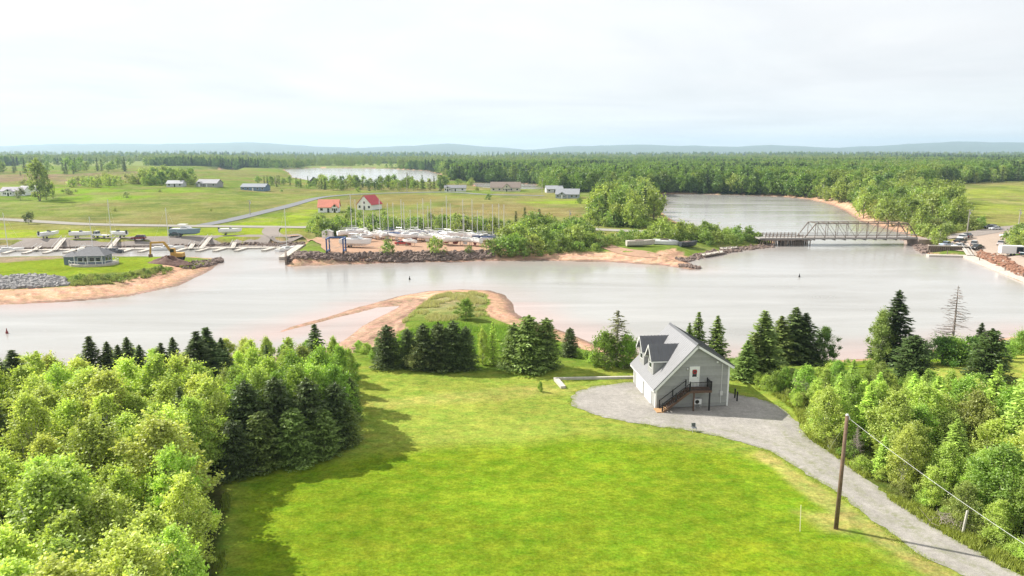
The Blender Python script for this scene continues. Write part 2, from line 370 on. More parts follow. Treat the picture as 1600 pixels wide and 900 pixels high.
# fields on the far side
paint(PX([(-400,352),(0,346),(300,352),(480,354),(480,365),(430,368),(330,371),(0,374),(-400,378)], 2.5), (.20,.25,.025), 1, 3)
paint(PX([(-300,302),(60,305),(220,296),(370,298),(480,300),(400,330),(310,350),(0,340),(-300,336)], 5), (.155,.190,.045), 4, 12)
paint(PX([(120,312),(300,312),(460,304),(420,322),(340,345),(120,345)], 5), (.16,.155,.055), 8, 20, .45)
paint(PX([(-300,290),(100,292),(230,290),(330,296),(200,306),(60,310),(-300,305)], 6), (.15,.235,.025), 5, 12)
paint(PX([(440,330),(500,308),(560,305),(490,330),(480,352),(340,352)], 3), (.20,.265,.025), 2, 6)
paint(PX([(540,303),(700,300),(860,307),(930,312),(930,350),(880,354),(600,350),(500,352),(505,322)], 3), (.175,.195,.05), 3, 10)
paint(PX([(700,316),(860,318),(920,322),(910,336),(800,335),(660,332)], 3), (.20,.155,.065), 3, 14, .8)
paint(PX([(540,303),(640,302),(700,306),(640,320),(560,325),(530,315)], 3), (.19,.15,.06), 3, 10, .7)
paint(PX([(800,314),(880,306),(930,306),(930,322),(840,322)], 3), (.19,.26,.03), 2, 4)
paint(PX([(-300,286),(0,285),(100,278),(230,270),(215,268),(100,272),(-300,278)], 7), (.20,.145,.095), 4, 8)
paint(PX([(60,278),(160,281),(225,270),(225,277),(120,290)], 7), (.18,.14,.09), 4, 8)
paint(PX([(1450,345),(1475,300),(1520,290),(1700,282),(1900,282),(1900,365),(1600,362),(1540,360)], 4), (.205,.240,.045), 3, 10)
paint(PX([(1535,310),(1600,312),(1600,317),(1560,314)], 4), (.30,.26,.12), 2, 6, .7)
paint(PX([(780,276),(835,271),(838,279),(790,283)], 3), (.16,.24,.03), 8, 20)
# brown, dark green and straw mottling in the far fields
fm = (gy > 225) & (gy < 900)
b1 = (ss(.47, .62, fbm(gx / 38, gy / 26, 131, 4)) * .62 * fm)[:, None]; cover = cover * (1 - b1) + b1 * np.array((.185,.155,.070))
b2 = (ss(.50, .62, fbm(gx / 24 + 40, gy / 30, 141, 4)) * .55 * fm)[:, None]; cover = cover * (1 - b2) + b2 * np.array((.085,.125,.030))
b3 = (ss(.52, .60, fbm(gx / 9, gy / 9, 151, 4)) * .35 * fm)[:, None]; cover = cover * (1 - b3) + b3 * np.array((.25,.235,.11))
# left point
paint(PX([(-400,412),(0,406),(120,404),(300,404),(345,406),(280,418),(200,428),(110,432),(0,437),(-400,444)], 2), (.17,.225,.022), 1, 2)
paint(PX([(110,432),(200,428),(280,416),(340,406),(300,424),(200,447),(110,450)], 1.5), (.115,.135,.045), 1.5, 4)
paint(PX([(-400,407),(0,402),(140,402),(60,408),(0,412),(-400,414)], 2), (.24,.19,.13), 1, 3)
# marsh grass on the spit
SAND, WET = np.array((.47,.295,.205)), np.array((.235,.165,.135))
FORE_PX = [(-400,262),(440,263),(470,263.5),(640,266),(690,272),(700,280),(830,283),(870,298),(1030,301),(1240,305),(1300,312),(1340,318),(1440,302),(1470,289),(1600,284),(2000,280)]
FORE = PX(FORE_PX, 4)
fa = FORE[:, 0] / (FORE[:, 1] + 12); fb = FORE[:, 1]
edge_y = np.interp(GT.ravel(), fa, fb)
k = ss(0, 25, gy - edge_y)[:, None]; woodg = np.array((.035,.055,.018))[None, :].repeat(len(gx), 0)
def open_land(t, y): return ss(.45, .53, fbm(t * 7 + 3, np.log(np.maximum(y, 10)) * 5, 171, 3)) * ss(.06, -.06, t) * ss(1050, 1300, y)
ol = open_land(GT.ravel(), gy)[:, None]; woodg = woodg * (1 - ol) + ol * np.array((.19,.225,.075)); cover = cover * (1 - k) + k * woodg
# sand: width of the dry beach by stretch of shore
bw = np.where(gy < 150, 2.2, 1.2)
for poly, w_ in ((W([(380,600),(380,440),(640,440),(860,440),(870,500),(830,560),(640,560)]), 9.0), (W([(-500,520),(-500,440),(110,436),(240,428),(360,404),(380,440),(200,490)]), 11.0),
                 (W([(770,400),(900,396),(985,392),(1065,398),(1110,425),(770,430)]), 9.0), (W([(440,425),(440,405),(770,403),(770,425)]), 4.0),
                 (W([(820,490),(1000,530),(1000,575),(900,545),(820,515)]), 4.5), (W([(1180,300),(1330,310),(1450,372),(1400,380),(1300,345)]), 9.0),
                 (W([(560,300),(720,290),(720,270),(560,275)]), 12)):
    bw = np.where(inside(poly, gx, gy), w_, bw)
marsh = PX([(640,520),(628,500),(650,482),(672,466),(705,457),(738,455),(762,460),(766,472),(758,484),(764,494),(790,505),(850,525),(930,548),(930,575),(560,575),(580,550)], .8)
md = np.where(inside(marsh, gx, gy), edge_dist(marsh, gx, gy), -99.)
bw = np.where(md > 0, -1, bw)
bj = bw + (fbm(gx / 4, gy / 4, 41, 3) - .45) * np.clip(bw, 0, 4)
sand_k = ss(.6, -.6, gs - bj)
kw = ss(.26, .06, np.clip(gs, 0, None) / np.maximum(bj, .5))[:, None]
rip = ((.76 + .48 * vnoise(gs * 1.3, gx * .05, 3)) * (1 - .42 * ss(.25, .0, np.abs(gs / np.maximum(bj, .5) - .58 + .1 * (fbm(gx / 7, gy / 7, 8, 2) - .37)) * 3.) * ss(.35, .6, vnoise(gx * .8, gy * .8, 4))) * (.88 + .3 * fbm(gx / 2.2, gy / 2.2, 33, 3)))[:, None]
sandc = (SAND * (1 - kw) + WET * kw) * rip
sandc = np.where((md < -50)[:, None] & (gx < -14)[:, None] & (gy > 95)[:, None] & (gy < 150)[:, None], (WET * .55 + SAND * .42) * rip, sandc)
cover = cover * (1 - sand_k[:, None]) + sandc * sand_k[:, None]
k = (ss(0, 2.5, md) * (gy > 95))[:, None]
mg = fbm(gx / 3, gy / 3, 51, 3)[:, None]
up_ = ss(145, 125, gy)[:, None]
cover = cover * (1 - k) + k * (np.array((.24,.22,.11)) * (1 - up_) + np.array((.125,.185,.03)) * up_) * (.75 + .5 * mg)

NR, NC = GX.shape
idx = np.arange(NR * NC).reshape(NR, NC)
quads = np.stack([idx[:-1, :-1], idx[:-1, 1:], idx[1:, 1:], idx[1:, :-1]], -1).reshape(-1, 4)
V = np.stack([gx, gy, gzv], -1)
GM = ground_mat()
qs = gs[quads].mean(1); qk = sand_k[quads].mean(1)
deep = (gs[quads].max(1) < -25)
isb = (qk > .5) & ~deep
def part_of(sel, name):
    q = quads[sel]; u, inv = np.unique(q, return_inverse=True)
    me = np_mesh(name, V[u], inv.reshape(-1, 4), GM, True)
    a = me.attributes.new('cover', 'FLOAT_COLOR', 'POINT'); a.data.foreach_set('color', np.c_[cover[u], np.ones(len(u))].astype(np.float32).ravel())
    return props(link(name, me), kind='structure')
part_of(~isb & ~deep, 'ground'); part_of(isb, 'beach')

# one sheet of water at mean level, its silt showing where it is shallow
wy = rows(60, 2400, 3.0, .03); wt = np.linspace(-1.6, 1.6, 300)
AY, AT = np.meshgrid(wy, wt, indexing='ij'); AX = AT * (AY + 12); ax, ay = AX.ravel(), AY.ravel()
as_ = -shore(ax, ay)
nk = (ss(14, 0, as_ + (fbm(ax / 9, ay / 9, 61, 3) - .45) * 6) * np.where(ay < 150, 1, .45))[:, None]
pink = ss(120, 85, ay)[:, None] * ss(40, 10, as_)[:, None]
nk = np.maximum(nk, pink * .75)
silt = np.array((.315,.310,.292)) * (1 - nk) + np.array((.37,.285,.255)) * nk
idw = np.arange(ax.size).reshape(AX.shape); wq = np.stack([idw[:-1,:-1], idw[:-1,1:], idw[1:,1:], idw[1:,:-1]], -1).reshape(-1, 4)
keep = as_[wq].max(1) > -6; wq = wq[keep]; u, inv = np.unique(wq, return_inverse=True)
me = np_mesh('water', np.stack([ax, ay, np.zeros_like(ax)], -1)[u], inv.reshape(-1, 4), water_mat(), True)
a = me.attributes.new('silt', 'FLOAT_COLOR', 'POINT'); a.data.foreach_set('color', np.c_[silt[u], np.ones(len(u))].astype(np.float32).ravel())
props(link('water', me), kind='structure')

# ------------------------------------------------------------------ drive, roads, yards: sheets laid on the terrain
def gravel_mat(name, col, var=.3, worn=False):
    m = bpy.data.materials.new(name); nt, n, l = nodes_of(m)
    o = n.new('ShaderNodeOutputMaterial'); b = n.new('ShaderNodeBsdfDiffuse'); l.new(b.outputs[0], o.inputs[0])
    g = n.new('ShaderNodeNewGeometry')
    outs = []
    for s_, lo, hi in ((.25, 1 - var * .6, 1 + var * .6), (1.7, 1 - var * .6, 1 + var * .6), (14, 1 - var, 1 + var)):
        z = n.new('ShaderNodeTexNoise'); z.inputs['Scale'].default_value = s_; z.inputs['Detail'].default_value = 5; z.inputs['Roughness'].default_value = .7; l.new(g.outputs['Position'], z.inputs['Vector'])
        r = n.new('ShaderNodeMapRange'); r.inputs['From Min'].default_value = .28; r.inputs['From Max'].default_value = .72; r.inputs['To Min'].default_value = lo; r.inputs['To Max'].default_value = hi; l.new(z.outputs['Fac'], r.inputs['Value']); outs.append(r.outputs[0])
    k = outs[0]
    for q in outs[1:]:
        mm_ = n.new('ShaderNodeMath'); mm_.operation = 'MULTIPLY'; l.new(k, mm_.inputs[0]); l.new(q, mm_.inputs[1]); k = mm_.outputs[0]
    v = n.new('ShaderNodeVectorMath'); v.operation = 'SCALE'; v.inputs[0].default_value = col; l.new(k, v.inputs['Scale']); l.new(v.outputs[0], b.inputs['Color'])
    if worn:      # wheel tracks swept pale, weeds and fines on the crown and rims
        wa = n.new('ShaderNodeAttribute'); wa.attribute_name = 'wear'; wm = n.new('ShaderNodeMixRGB'); wm.inputs[2].default_value = (.17,.185,.085,1); l.new(v.outputs[0], wm.inputs[1])
        wz = n.new('ShaderNodeTexNoise'); wz.inputs['Scale'].default_value = 2.2; wz.inputs['Detail'].default_value = 6; wz.inputs['Roughness'].default_value = .75; l.new(g.outputs['Position'], wz.inputs['Vector'])
        wr_ = n.new('ShaderNodeMapRange'); wr_.inputs['From Min'].default_value = .42; wr_.inputs['From Max'].default_value = .62; l.new(wz.outputs['Fac'], wr_.inputs['Value'])
        wq_ = n.new('ShaderNodeMath'); wq_.operation = 'MULTIPLY'; l.new(wa.outputs['Fac'], wq_.inputs[0]); l.new(wr_.outputs[0], wq_.inputs[1]); l.new(wq_.outputs[0], wm.inputs[0]); l.new(wm.outputs[0], b.inputs['Color'])
    return m
def sheet(name, poly, m, step, lift, jit=0.0, seed=0, worn=False):
    P = []; n = len(poly)
    for i in range(n):
        a, b = np.array(poly[i]), np.array(poly[(i + 1) % n]); L = np.hypot(*(b - a)); k = max(1, int(L / step))
        for j in range(k): P.append(a + (b - a) * j / k)
    P = np.array(P)
    if jit:
        P[:, 0] += (fbm(P[:, 0] / (2*step), P[:, 1] / (2*step), 90 + seed, 2) - .37) * jit; P[:, 1] += (fbm(P[:, 0] / (2*step), P[:, 1] / (2*step), 95 + seed, 2) - .37) * jit
    x0, y0 = P.min(0); x1, y1 = P.max(0); s2 = max(step * (1.3 if worn else 2.5), (x1 - x0) / 190)
    IX, IY = np.meshgrid(np.arange(x0, x1, s2), np.arange(y0, y1, s2)); ix, iy = IX.ravel(), IY.ravel()
    ok = inside(P, ix, iy) & (edge_dist(P, ix, iy) > s2 * .5)
    pts = [Vector(p) for p in P] + [Vector((x, y)) for x, y in zip(ix[ok], iy[ok])]
    vs, es, fs, *_ = delaunay_2d_cdt(pts, [], [list(range(len(P)))], 1, 1e-5)
    v = np.array([(q.x, q.y) for q in vs]); z = np.maximum(terrain(v[:, 0], v[:, 1]), .05) + lift
    f = np.array([q if len(q) == 3 else q[:3] for q in fs])
    # face up
    a, b, c = v[f[:, 0]], v[f[:, 1]], v[f[:, 2]]
    fl = ((b[:, 0]-a[:, 0])*(c[:, 1]-a[:, 1]) - (b[:, 1]-a[:, 1])*(c[:, 0]-a[:, 0])) < 0; f[fl] = f[fl][:, ::-1]
    me_ = np_mesh(name, np.c_[v, z], f, m, True)
    if worn:
        d = edge_dist(np.array(poly), v[:, 0], v[:, 1]); wv = .9 * ss(.75, .0, d) + .55 * ss(1.25, 1.75, d) * ss(2.6, 2.0, d) * ss(73, 68, v[:, 1]) + .25 * ss(.50, .62, fbm(v[:, 0] / 3, v[:, 1] / 3, 12, 3))
        a_ = me_.attributes.new('wear', 'FLOAT', 'POINT'); a_.data.foreach_set('value', np.clip(wv, 0, 1).astype(np.float32))
    return props(link(name, me_), kind='structure')
def strip(pts, w):
    p = np.array(pts, float); q = np.gradient(p, axis=0); q /= np.hypot(q[:, 0], q[:, 1])[:, None]; nn = np.c_[-q[:, 1], q[:, 0]]
    # Resample for a smooth bend
    return np.r_[p + nn * w / 2, (p - nn * w / 2)[::-1]]
def smooth(pts, k=8):
    p = np.array(pts, float); out = []
    for i in range(len(p) - 1):
        p0, p1, p2, p3 = p[max(i-1, 0)], p[i], p[i+1], p[min(i+2, len(p)-1)]
        for j in range(k):
            t = j / k; out.append(.5 * ((2*p1) + (-p0+p2)*t + (2*p0-5*p1+4*p2-p3)*t*t + (-p0+3*p1-3*p2+p3)*t**3))
    out.append(p[-1]); return np.array(out)
def H(pts): return [hit(*p)[:2] for p in pts]
GRAVEL = gravel_mat('drive_gravel', (.295,.278,.255), .30, True)
drive = H([(893,625),(900,613),(930,604),(962,600),(988,597),(1040,596),(1120,606),(1150,616),(1195,626),(1228,642),(1246,662),(1262,684),(1292,703),(1350,745),(1394,779),(1450,815),(1492,842),(1561,880),(1640,925),(1760,990),
 (1700,1010),(1590,945),(1500,897),(1439,868),(1389,833),(1347,800),(1303,765),(1269,747),(1236,724),(1200,705),(1140,686),(1080,673),(1010,664),(950,653),(912,641),(896,633)])
sheet('gravel_driveway', smooth(drive + [drive[0]], 5)[:-1], GRAVEL, .35, .035, .95, worn=True)
ROADM = gravel_mat('pale_road', (.29,.275,.245), .12); TARM = gravel_mat('grey_tarmac', (.20,.205,.215), .10); DIRT = gravel_mat('red_dirt', (.36,.235,.165), .2); GREYG = gravel_mat('grey_gravel', (.255,.225,.205), .16)
sheet('river_road', strip(smooth(H([(-250,334),(0,343),(60,346.5),(150,351),(300,353.5),(480,355.5),(620,357),(780,357),(880,357),(990,361.5),(1100,367),(1192,372.5)])), 7.5), ROADM, 3, .16)
sheet('lane', strip(smooth(H([(318,352),(360,344),(410,332),(455,321),(490,311),(520,306.5),(590,302.5),(700,300.5),(760,304),(850,306)])), 7), TARM, 4, .18)
sheet('marina_road', strip(smooth(H([(-250,378),(0,376.5),(100,375),(200,374),(330,371.5),(380,370.2),(425,370.5)])), 9), GREYG, 2, .3)
sheet('boatyard', H([(440,370),(470,369),(500,372),(560,371),(640,371),(760,371),(840,379),(835,388),(760,394),(640,399),(570,401.5),(530,401.5),(507,394),(502,384),(478,377),(462,373)]), DIRT, 2, .32, 1.5)
sheet('wharf_yard', H([(1446,391),(1470,386),(1490,377),(1520,366),(1536,361),(1560,358),(1600,360),(1700,372),(1720,440),(1600,424),(1560,408),(1510,394),(1450,393.5)]), gravel_mat('wharf_gravel', (.36,.29,.24), .15), 2.5, .22, 1)
sheet('wharf_road', strip(smooth(H([(1436,374),(1470,373),(1500,369),(1540,363),(1575,357),(1640,352),(1760,345)])), 8), GREYG, 3, .28)
sheet('beach_track', strip(smooth(H([(925,372),(945,384),(970,391),(1000,396),(1030,400)])), 6), DIRT, 2, .12)
sheet('yard_entry', strip(smooth(H([(427,356.5),(423,361),(424,366),(436,370.5),(470,373.5)])), 6), GREYG, 2, .42)
# from here on heights are read off the laid ground
def gz(x, y):
    i = int(np.clip(np.searchsorted(YS, y) - 1, 0, NR - 2)); fy_ = (y - YS[i]) / (YS[i+1] - YS[i]); t = x / (y + 12); j = int(np.clip(np.searchsorted(TS, t) - 1, 0, NC - 2)); fx_ = (t - TS[j]) / (TS[j+1] - TS[j])
    Z = GZ2; return float((Z[i, j]*(1-fx_) + Z[i, j+1]*fx_)*(1-fy_) + (Z[i+1, j]*(1-fx_) + Z[i+1, j+1]*fx_)*fy_)
GZ2 = gzv.reshape(NR, NC)
# ------------------------------------------------------------------ trees: a library of crowns and trunks, then individuals
LEAF = leaf_mat('leaves'); NEEDLE = leaf_mat('needles', trans=.30)
BARK = mat('bark', (.13,.11,.09), .9, var=.3, scale=9, bump=.4); BIRCHBARK = mat('pale_bark', (.42,.40,.36), .8, var=.35, scale=7)
DEADWOOD = mat('dead_wood', (.24,.20,.18), .9, var=.25, scale=8)
def cards(C, U, Wd, tone, mname, m):
    """diamond leaf cards: centre C, half axes U and Wd"""
    n = len(C); P = np.stack([C - U, C + Wd * .9 + U * .05, C + U, C - Wd * .9 + U * .05], 1).reshape(-1, 3)
    me = np_mesh(mname, P, np.arange(4 * n).reshape(-1, 4), m)
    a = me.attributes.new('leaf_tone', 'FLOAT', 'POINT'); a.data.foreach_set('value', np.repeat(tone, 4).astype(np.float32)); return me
def unit(v): return v / (np.linalg.norm(v, axis=-1, keepdims=True) + 1e-9)
def broadleaf(seed, h=8.0, width=4.2, nclump=46, per=240, leaf=.105, base=.18, crad=.62, shape=1.0, bark=None, stems=1, sparse=0.0, vert=.85, fill=.12, shoot=.72):
    g = np.random.default_rng(seed); bark = bark or BARK
    cz = g.uniform(base, 1, nclump) ** (.85); 
    prof = np.sin(np.clip((cz - base * .55) / (1 - base * .55), 0, 1) ** shape * math.pi * .93 + .16) ** .75
    ang = g.uniform(0, 2 * math.pi, nclump); rad = np.sqrt(g.uniform(.12, 1, nclump)) * prof * width / 2
    lob = 1 + .30 * np.sin(ang * 3 + seed); rad = rad * lob * g.uniform(.75, 1.3, nclump); cz = np.clip(cz * g.uniform(.9, 1.05, nclump), base, 1.04)
    cen = np.c_[rad * np.cos(ang), rad * np.sin(ang), cz * h * .96]
    cr = crad * g.uniform(.5, 1.3, nclump)
    k = np.repeat(np.arange(nclump), per)
    off = g.normal(size=(len(k), 3)); off = unit(off) * (g.uniform(0, 1, len(k)) ** .42)[:, None] * np.array([.9, .9, vert])
    C = cen[k] + off * cr[k][:, None]
    # leaves strung along upswept shoots, so that crowns end in plumes rather than balls
    ns = 8; outw = unit(cen * np.array([1, 1, 0]) + 1e-6); sdir = unit(g.normal(size=(nclump, ns, 3)) * .75 + np.array([0, 0, .75]) + outw[:, None, :] * .45); slen = cr[:, None] * g.uniform(.8, 2.1, (nclump, ns))
    on = g.random(len(k)) < shoot; si = g.integers(0, ns, len(k)); tq = g.uniform(0, 1, len(k)) ** .8
    SC_ = cen[k] - np.array([0, 0, .25]) * cr[k][:, None] + sdir[k, si] * (slen[k, si] * tq)[:, None] + g.normal(size=(len(k), 3)) * (.26 * cr[k] * (1.15 - tq))[:, None]
    C = np.where(on[:, None], SC_, C); off = np.where(on[:, None], unit(sdir[k, si] * .4 + g.normal(size=(len(k), 3)) * .8), off)
    # sprigs poking out of each clump
    nsp = len(k) // 7; ks = g.integers(0, nclump, nsp); d = unit(g.normal(size=(nsp, 3)) + np.array([0, 0, .8])); C[:nsp] = cen[ks] + d * (cr[ks] * g.uniform(.9, 1.9, nsp))[:, None]
    if sparse: keep = g.random(len(C)) > sparse; C = C[keep]; off = off[keep]; k = k[keep]
    nf = int(len(C) * fill); fz = g.uniform(base, 1, nf); fp = np.sin(np.clip((fz - base * .55) / (1 - base * .55), 0, 1) ** shape * math.pi * .93 + .16) ** .75
    fan = g.uniform(0, 2 * math.pi, nf); fr_ = np.sqrt(g.uniform(.25, 1.12, nf)) * fp * width / 2 * (1 + .2 * np.sin(fan * 3 + seed)) * (1 + .16 * np.sin(fz * 23 + fan * 5))
    FC = np.c_[fr_ * np.cos(fan), fr_ * np.sin(fan), fz * h * .99 + g.normal(size=nf) * .1]; C = np.r_[C, FC]; off = np.r_[off, unit(FC - np.array([0, 0, h * .5]))]; k = np.r_[k, g.integers(0, nclump, nf)]
    n = len(C); nor = unit(off * .7 + g.normal(size=(n, 3)) * .75 + np.array([0, 0, .5])); t = unit(np.cross(nor, g.normal(size=(n, 3)))); b = np.cross(nor, t)
    s = leaf * g.uniform(.6, 1.35, n)[:, None]
    tone = g.uniform(.70, 1.30, n) * g.uniform(.80, 1.2, nclump)[k]
    crown = cards(C, t * s, b * s * .75, tone, 'crown', LEAF)
    mb = MB()
    for q in range(stems):
        ox, oy = (g.uniform(-.4, .4, 2) if stems > 1 else (0, 0)); pts = [(ox * .4, oy * .4, -.25)]
        for j in range(1, 6): pts.append((ox * (1 + j * .3) + g.normal() * .08, oy * (1 + j * .3) + g.normal() * .08, h * .17 * j))
        mb.path(pts, .022 * h / stems ** .5 * .8, .012, 6)
    order = g.permutation(nclump)[:min(nclump, 26)]
    for i in order:
        z0 = cen[i, 2] * g.uniform(.45, .75); mid = cen[i] * np.array([.55, .55, 1]); mid[2] = (z0 + cen[i, 2]) / 2 - .05 * h * .3
        mb.path([(0, 0, z0), tuple(mid), tuple(cen[i])], .035 * h / 8 + .012, .008, 4)
    return mb.mesh('trunk', bark), crown
def conifer(seed, h=9.0, width=3.6, levels=24, nb=9, per=30, droop=.25, upturn=.18, card=.17, power=.8, base=.06, dens=1.0, bark=None, tonev=.3, gap=0.0, fat=.45):
    g = np.random.default_rng(seed); bark = bark or BARK; Cs, Us, Ws, Ts = [], [], [], []; mb = MB()
    lean = g.normal(size=2) * .006
    for lv in range(levels):
        f = lv / (levels - 1); z = h * (base + (1 - base) * f ** .92); rmax = width / 2 * max((1 - f) ** power, .03) * g.uniform(.82, 1.12)
        m_ = max(4, int(nb * (1 - .45 * f)))
        a0 = g.uniform(0, 6.28)
        for q in range(m_):
            if gap and g.random() < gap: continue
            a = a0 + 2 * math.pi * q / m_ + g.normal() * .2; L = rmax * g.uniform(.62, 1.12) + .05
            s = np.linspace(.12, 1, max(4, int(per * (L / (width / 2)) ** .6 * dens)))
            dz = -droop * L * s + upturn * L * s ** 2.2 + g.normal() * .04
            dirv = np.array([math.cos(a), math.sin(a), 0]); side = np.array([-math.sin(a), math.cos(a), 0])
            n = len(s); sg = g.choice([-1, 1], n)
            spread = fat * L * (np.sin(np.clip(s, 0, 1) * 2.6) * .55 + .12)
            C = dirv * (s * L)[:, None] + side * (sg * spread * g.uniform(.05, 1, n))[:, None] + np.c_[np.zeros(n), np.zeros(n), z + dz + g.normal(size=n) * .05]
            C[:, :2] += lean * z
            u = unit(dirv * .75 + side * sg[:, None] * .65 + np.c_[np.zeros(n), np.zeros(n), g.normal(size=n) * .28 - .1])
            w = unit(np.cross(u, g.normal(size=(n, 3)) * .55 + np.array([0, 0, 1])))
            sz = card * g.uniform(.6, 1.3, n)[:, None]
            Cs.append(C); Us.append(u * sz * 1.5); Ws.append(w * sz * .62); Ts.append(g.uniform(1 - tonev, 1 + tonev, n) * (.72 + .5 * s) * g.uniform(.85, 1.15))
            if L > .5 and q % 2 == 0: mb.tube((lean[0]*z, lean[1]*z, z), (dirv[0]*L*.85, dirv[1]*L*.85, z + dz[-2] if n > 2 else z), .02 + .006 * L, .006, 3)
    n = 24; C = np.c_[g.normal(size=(n, 2)) * .05, h * (1 - .06 * g.random(n))]; C[:, :2] += lean * h
    Cs.append(C); Us.append(np.c_[g.normal(size=(n, 2)) * .05, np.full(n, .16)]); Ws.append(unit(g.normal(size=(n, 3))) * .05); Ts.append(np.full(n, 1.1))
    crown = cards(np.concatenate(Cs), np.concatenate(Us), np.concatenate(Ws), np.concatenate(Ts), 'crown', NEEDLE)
    mb.path([(0, 0, -.3), (lean[0]*h*.5, lean[1]*h*.5, h * .5), (lean[0]*h, lean[1]*h, h * .99)], .018 * h, .012, 7)
    return mb.mesh('trunk', bark), crown
def deadtree(seed, h=9.0, width=4.0):
    g = np.random.default_rng(seed); mb = MB(); tw = MB()
    mb.path([(0, 0, -.3), (.05, 0, h * .5), (0, .05, h)], .017 * h, .02, 7)
    for lv in range(26):
        f = lv / 25; z = h * (.12 + .86 * f); r = width / 2 * ((1 - f) ** .7 + .06)
        for q in range(7):
            a = g.uniform(0, 6.28); L = r * g.uniform(.45, 1.1); e = (L * math.cos(a), L * math.sin(a), z + L * g.uniform(-.25, .25))
            mid = (e[0] * .55, e[1] * .55, z - .06 * L); tw.path([(0, 0, z), mid, e], .03, .010, 3)
            for k in range(3):
                t = g.uniform(.35, .95); b = a + g.choice([-1, 1]) * g.uniform(.5, 1.0); l2 = L * .32
                p = (e[0] * t, e[1] * t, z + (e[2] - z) * t - .03); tw.tube(p, (p[0] + l2 * math.cos(b), p[1] + l2 * math.sin(b), p[2] + g.uniform(-.15, .05)), .012, .006, 3)
    return mb.mesh('trunk', DEADWOOD), tw.mesh('branches', DEADWOOD)
LIB = {
 'birch': [broadleaf(100 + i, 8, 3.4 + .3 * (i % 3), 74, 235, .085, .04, .47, .82, BIRCHBARK, 1 + i % 3, 0, 1.2, .16) for i in range(5)],
 'maple': [broadleaf(200 + i, 8, 4.6, 78, 210, .095, .08, .52, .85) for i in range(4)],
 'bush': [broadleaf(300 + i, 3.0, 3.4, 34, 260, .070, .04, .50, .75, None, 3) for i in range(4)],
 'spruce': [conifer(400 + i, 9, 3.7, 26, 10, 30, .30, .16, .15, .78) for i in range(4)],
 'fatspruce': [conifer(450 + i, 8, 6.0, 24, 13, 52, .20, .10, .15, .40, .02, 1.0, None, .4) for i in range(3)],
 'larch': [conifer(500 + i, 7, 3.6, 24, 9, 34, .10, .16, .11, .85, .05, 1.0, None, .35, .08, .6) for i in range(4)],
 'half': [conifer(560, 8, 4.4, 22, 8, 22, .28, .1, .14, .7, .05, .7, DEADWOOD, .3, .35)],
 'dead': [deadtree(580), deadtree(581, 6, 3.2)],
 'farleaf': [broadleaf(600 + i, 12, 8.5, 34, 34, .42, .12, 1.55, .85) for i in range(5)],
 'farlight': [broadleaf(640 + i, 12, 6.0, 34, 30, .36, .10, 1.1, .9, BIRCHBARK) for i in range(3)],
 'farbush': [broadleaf(660 + i, 4, 5.2, 24, 36, .24, .03, .85, .75, None, 2) for i in range(4)],
 'farspruce': [conifer(700 + i, 13, 5.2, 16, 7, 7, .3, .12, .55, .75, .05) for i in range(4)],
 'poplar': [broadleaf(760, 14, 6.5, 60, 70, .26, .10, .95, .9, None, 2, .25)],
}
NOM = dict(birch=8, maple=8, bush=3, spruce=9, fatspruce=8, larch=7, half=8, dead=9, farleaf=12, farlight=12, farbush=4, farspruce=13, poplar=14)
PARTN = {'dead': 'branches'}
NAMES = dict(birch='birch_tree', maple='maple_tree', bush='bush', spruce='spruce_tree', fatspruce='spruce_tree', larch='larch_tree', half='spruce_tree', dead='dead_spruce', farleaf='leafy_tree', farlight='aspen_tree', farbush='bush', farspruce='spruce_tree', poplar='poplar_tree')
TREE_N = [0]
FATTEN = dict(spruce=1.42, fatspruce=1.25, larch=1.1, half=1.2)
C_YEL, C_LIME, C_MID, C_DEEP, C_OLIVE, C_PALE = (.53,.59,.155), (.43,.53,.120), (.285,.415,.078), (.15,.26,.055), (.34,.39,.11), (.46,.50,.22)
C_SPR, C_SPR2, C_LAR, C_LAR2 = (.105,.142,.048), (.18,.235,.062), (.33,.465,.092), (.42,.55,.10)
def jitc(c, a=.12):
    k = random.uniform(1 - a, 1 + a); r = random.uniform(.95, 1.01)
    return (c[0] * k * r, c[1] * k / r, c[2] * k, 1)
def tree(kind, x, y, h, w=1.0, col=C_MID, label='', group=None, cat='tree', z=None, var=None, name=None):
    i = TREE_N[0]; TREE_N[0] += 1
    lib = LIB[kind]; tm, cm = lib[var % len(lib) if var is not None else random.randrange(len(lib))]
    s = h / NOM[kind]; w *= FATTEN.get(kind, 1); z = gz(x, y) if z is None else z
    o = thing(name or NAMES[kind], label, 'bush' if 'bush' in kind else cat, (x, y, z - .03), random.uniform(0, 6.28), group)
    o.scale = (s * w, s * w, s)
    link('trunk', tm, o); c = link(PARTN.get(kind, 'crown'), cm, o); c.color = jitc(tuple(v * .66 + .02 for v in col) if (kind.startswith('far') and col[1] > .2) else col)
    return o
def tree_top(kind, px, py, Y, w=1.0, col=C_MID, **k):
    X, _, Z = over(px, py, Y); z = gz(X, Y); return tree(kind, X, Y, max(Z - z, .6), w, col, **k)
def tree_px(kind, px, pyb, pyt, w=1.0, col=C_MID, **k):
    x, y, z = hit(px, pyb); Z = over(px, pyt, y)[2]; return tree(kind, x, y, max(Z - z, .6), w, col, z=z, **k)
def scatter(poly, dmin, n, seed=0, acc=None):
    g = np.random.default_rng(seed); p = np.array(poly); lo, hi = p.min(0), p.max(0); out = [] if acc is None else acc; new = []
    for _ in range(n * 12):
        c = lo + (hi - lo) * g.random(2)
        if not inside(p, np.array([c[0]]), np.array([c[1]]))[0]: continue
        if all((c[0]-q[0])**2 + (c[1]-q[1])**2 > dmin * dmin for q in out): out.append(c); new.append(c)
        if len(new) >= n: break
    return new

